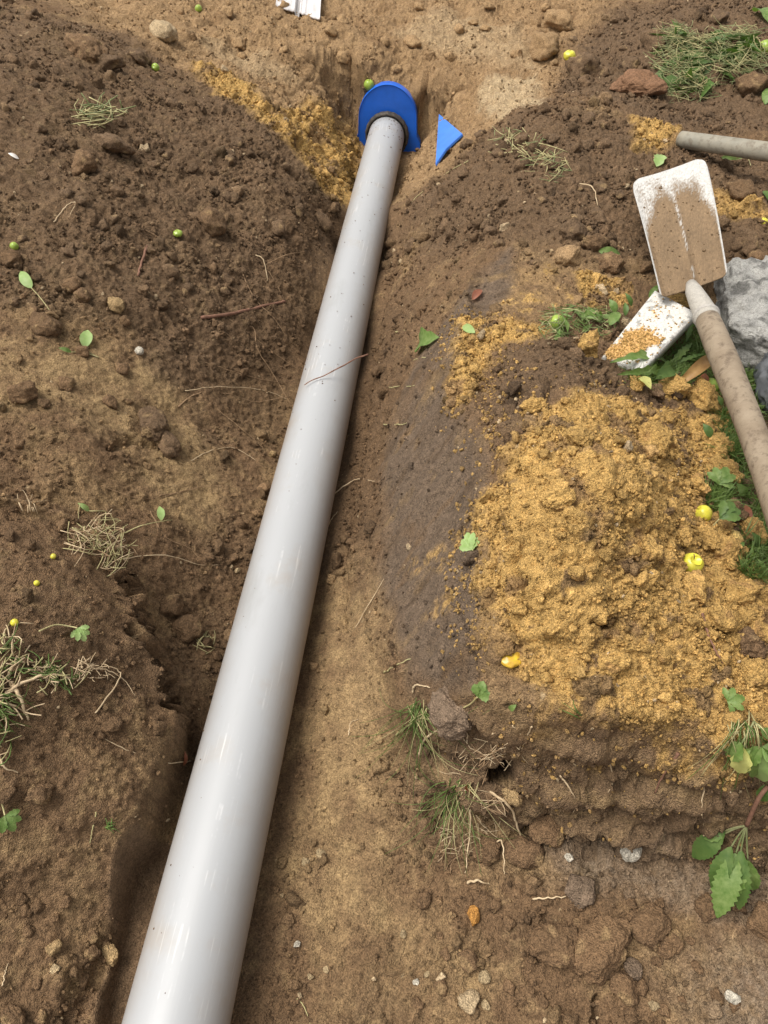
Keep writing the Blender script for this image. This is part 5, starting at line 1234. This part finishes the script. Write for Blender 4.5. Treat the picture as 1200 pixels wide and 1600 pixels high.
for (u1, v1, u2, v2, wd, mt, tt) in [(1180,1178,1200,1185,.5,M_LEAFP,3),(1180,1178,1192,1215,.30,M_LEAF,4),(1180,1178,1172,1220,.30,M_LEAFP,4),(1180,1178,1160,1200,.3,M_LEAF,4),(1150,1172,1132,1192,.4,M_LEAF,4),(1152,1178,1150,1215,.3,M_LEAFY,4),(1178,1150,1198,1158,.3,M_LEAF,0),(1188,1235,1184,1258,.3,M_LEAFD,0)]:
    child_stem([b0, T(u1, v1, .03)], .0014, M_WEED); child_leaf(T(u1, v1, .03), T(u2, v2, .02), nr, wd, mt, tt)

# ------------------------------------------------------------------ grass under the shovel (uncountable)
def grass_patch(name, polys, n, label, hmin=.02, hmax=.06):
    mb = MB(); R_ = random.Random(21)
    for i in range(n):
        cu, cv_, ru, rv = R_.choice(polys); a_ = R_.uniform(0, 6.28); q = R_.random()**.5; h, nn2 = hit(cu+ru*q*math.cos(a_), cv_+rv*q*math.sin(a_))
        if h.z < .2: continue
        l = R_.uniform(hmin, hmax); d = Vector((R_.gauss(0, .7), R_.gauss(0, .7), 1)).normalized(); b = Vector((R_.gauss(0, 1), R_.gauss(0, 1), -.5))*l*.35; w_ = R_.uniform(.0008, .0022); sv = d.cross(Vector((R_.gauss(0, 1), R_.gauss(0, 1), 0))).normalized()
        V = []; h = h-Vector((0, 0, .003))
        for k in range(5): t = k/4; c_ = h+d*l*t+b*t*t; V += [c_-sv*w_*(1-t*.9), c_+sv*w_*(1-t*.9)]
        mb.add(V, [(2*k, 2*k+1, 2*k+3, 2*k+2) for k in range(4)])
    o = mb.build(name, M_GRASS if 'dark' not in name else M_LEAFD, usecol=False); tag(o, label, 'grass', kind='stuff')
GP = [(1080,560,45,22),(1100,530,30,30),(1130,600,40,25),(1160,560,40,40),(1150,660,30,25),(1170,740,30,40),(1185,830,25,45),(1140,700,20,20),(1180,880,25,25),(1050,590,30,14),(1120,780,20,20),(1010,590,30,10),(1180,610,30,40)]
grass_patch('grass', GP, 5200, 'green grass growing under the shovel at the right edge')
grass_patch('dark_grass', GP, 2600, 'dark green grass between the mound and the shaft', .015, .045)
G6 = 'weed leaves beside the mound'
for k, (u, v) in enumerate([(1108,690),(1160,780),(1175,700),(1150,870),(1185,790),(1140,560),(1120,540),(1165,640),(1190,900),(1180,860),(1125,640),(1172,560)]):
    lb = ['broad weed leaf in the grass just left of the shaft','weed leaf beside the dark folded leaf','weed leaf against the shaft where the grass strip narrows','weed leaf below the purplish withered leaf','weed leaf at the right edge beside the lower shaft','weed leaf under the upper shaft near the brown leaf','weed leaf between the white board and the shaft','weed leaf right of the shaft below the concrete','lowest weed leaf at the right edge of the mound','weed leaf just above the lowest weed leaf','weed leaf by the green apple under the shaft','weed leaf at the foot of the concrete lump'][k]
    leaf(u, v, u+random.uniform(-16, 16), v-random.uniform(10, 20), random.uniform(.2, .4), random.choice([M_LEAF, M_LEAFD]), lb, lift=.03, group=G6)
print('done', time.time()-T0)
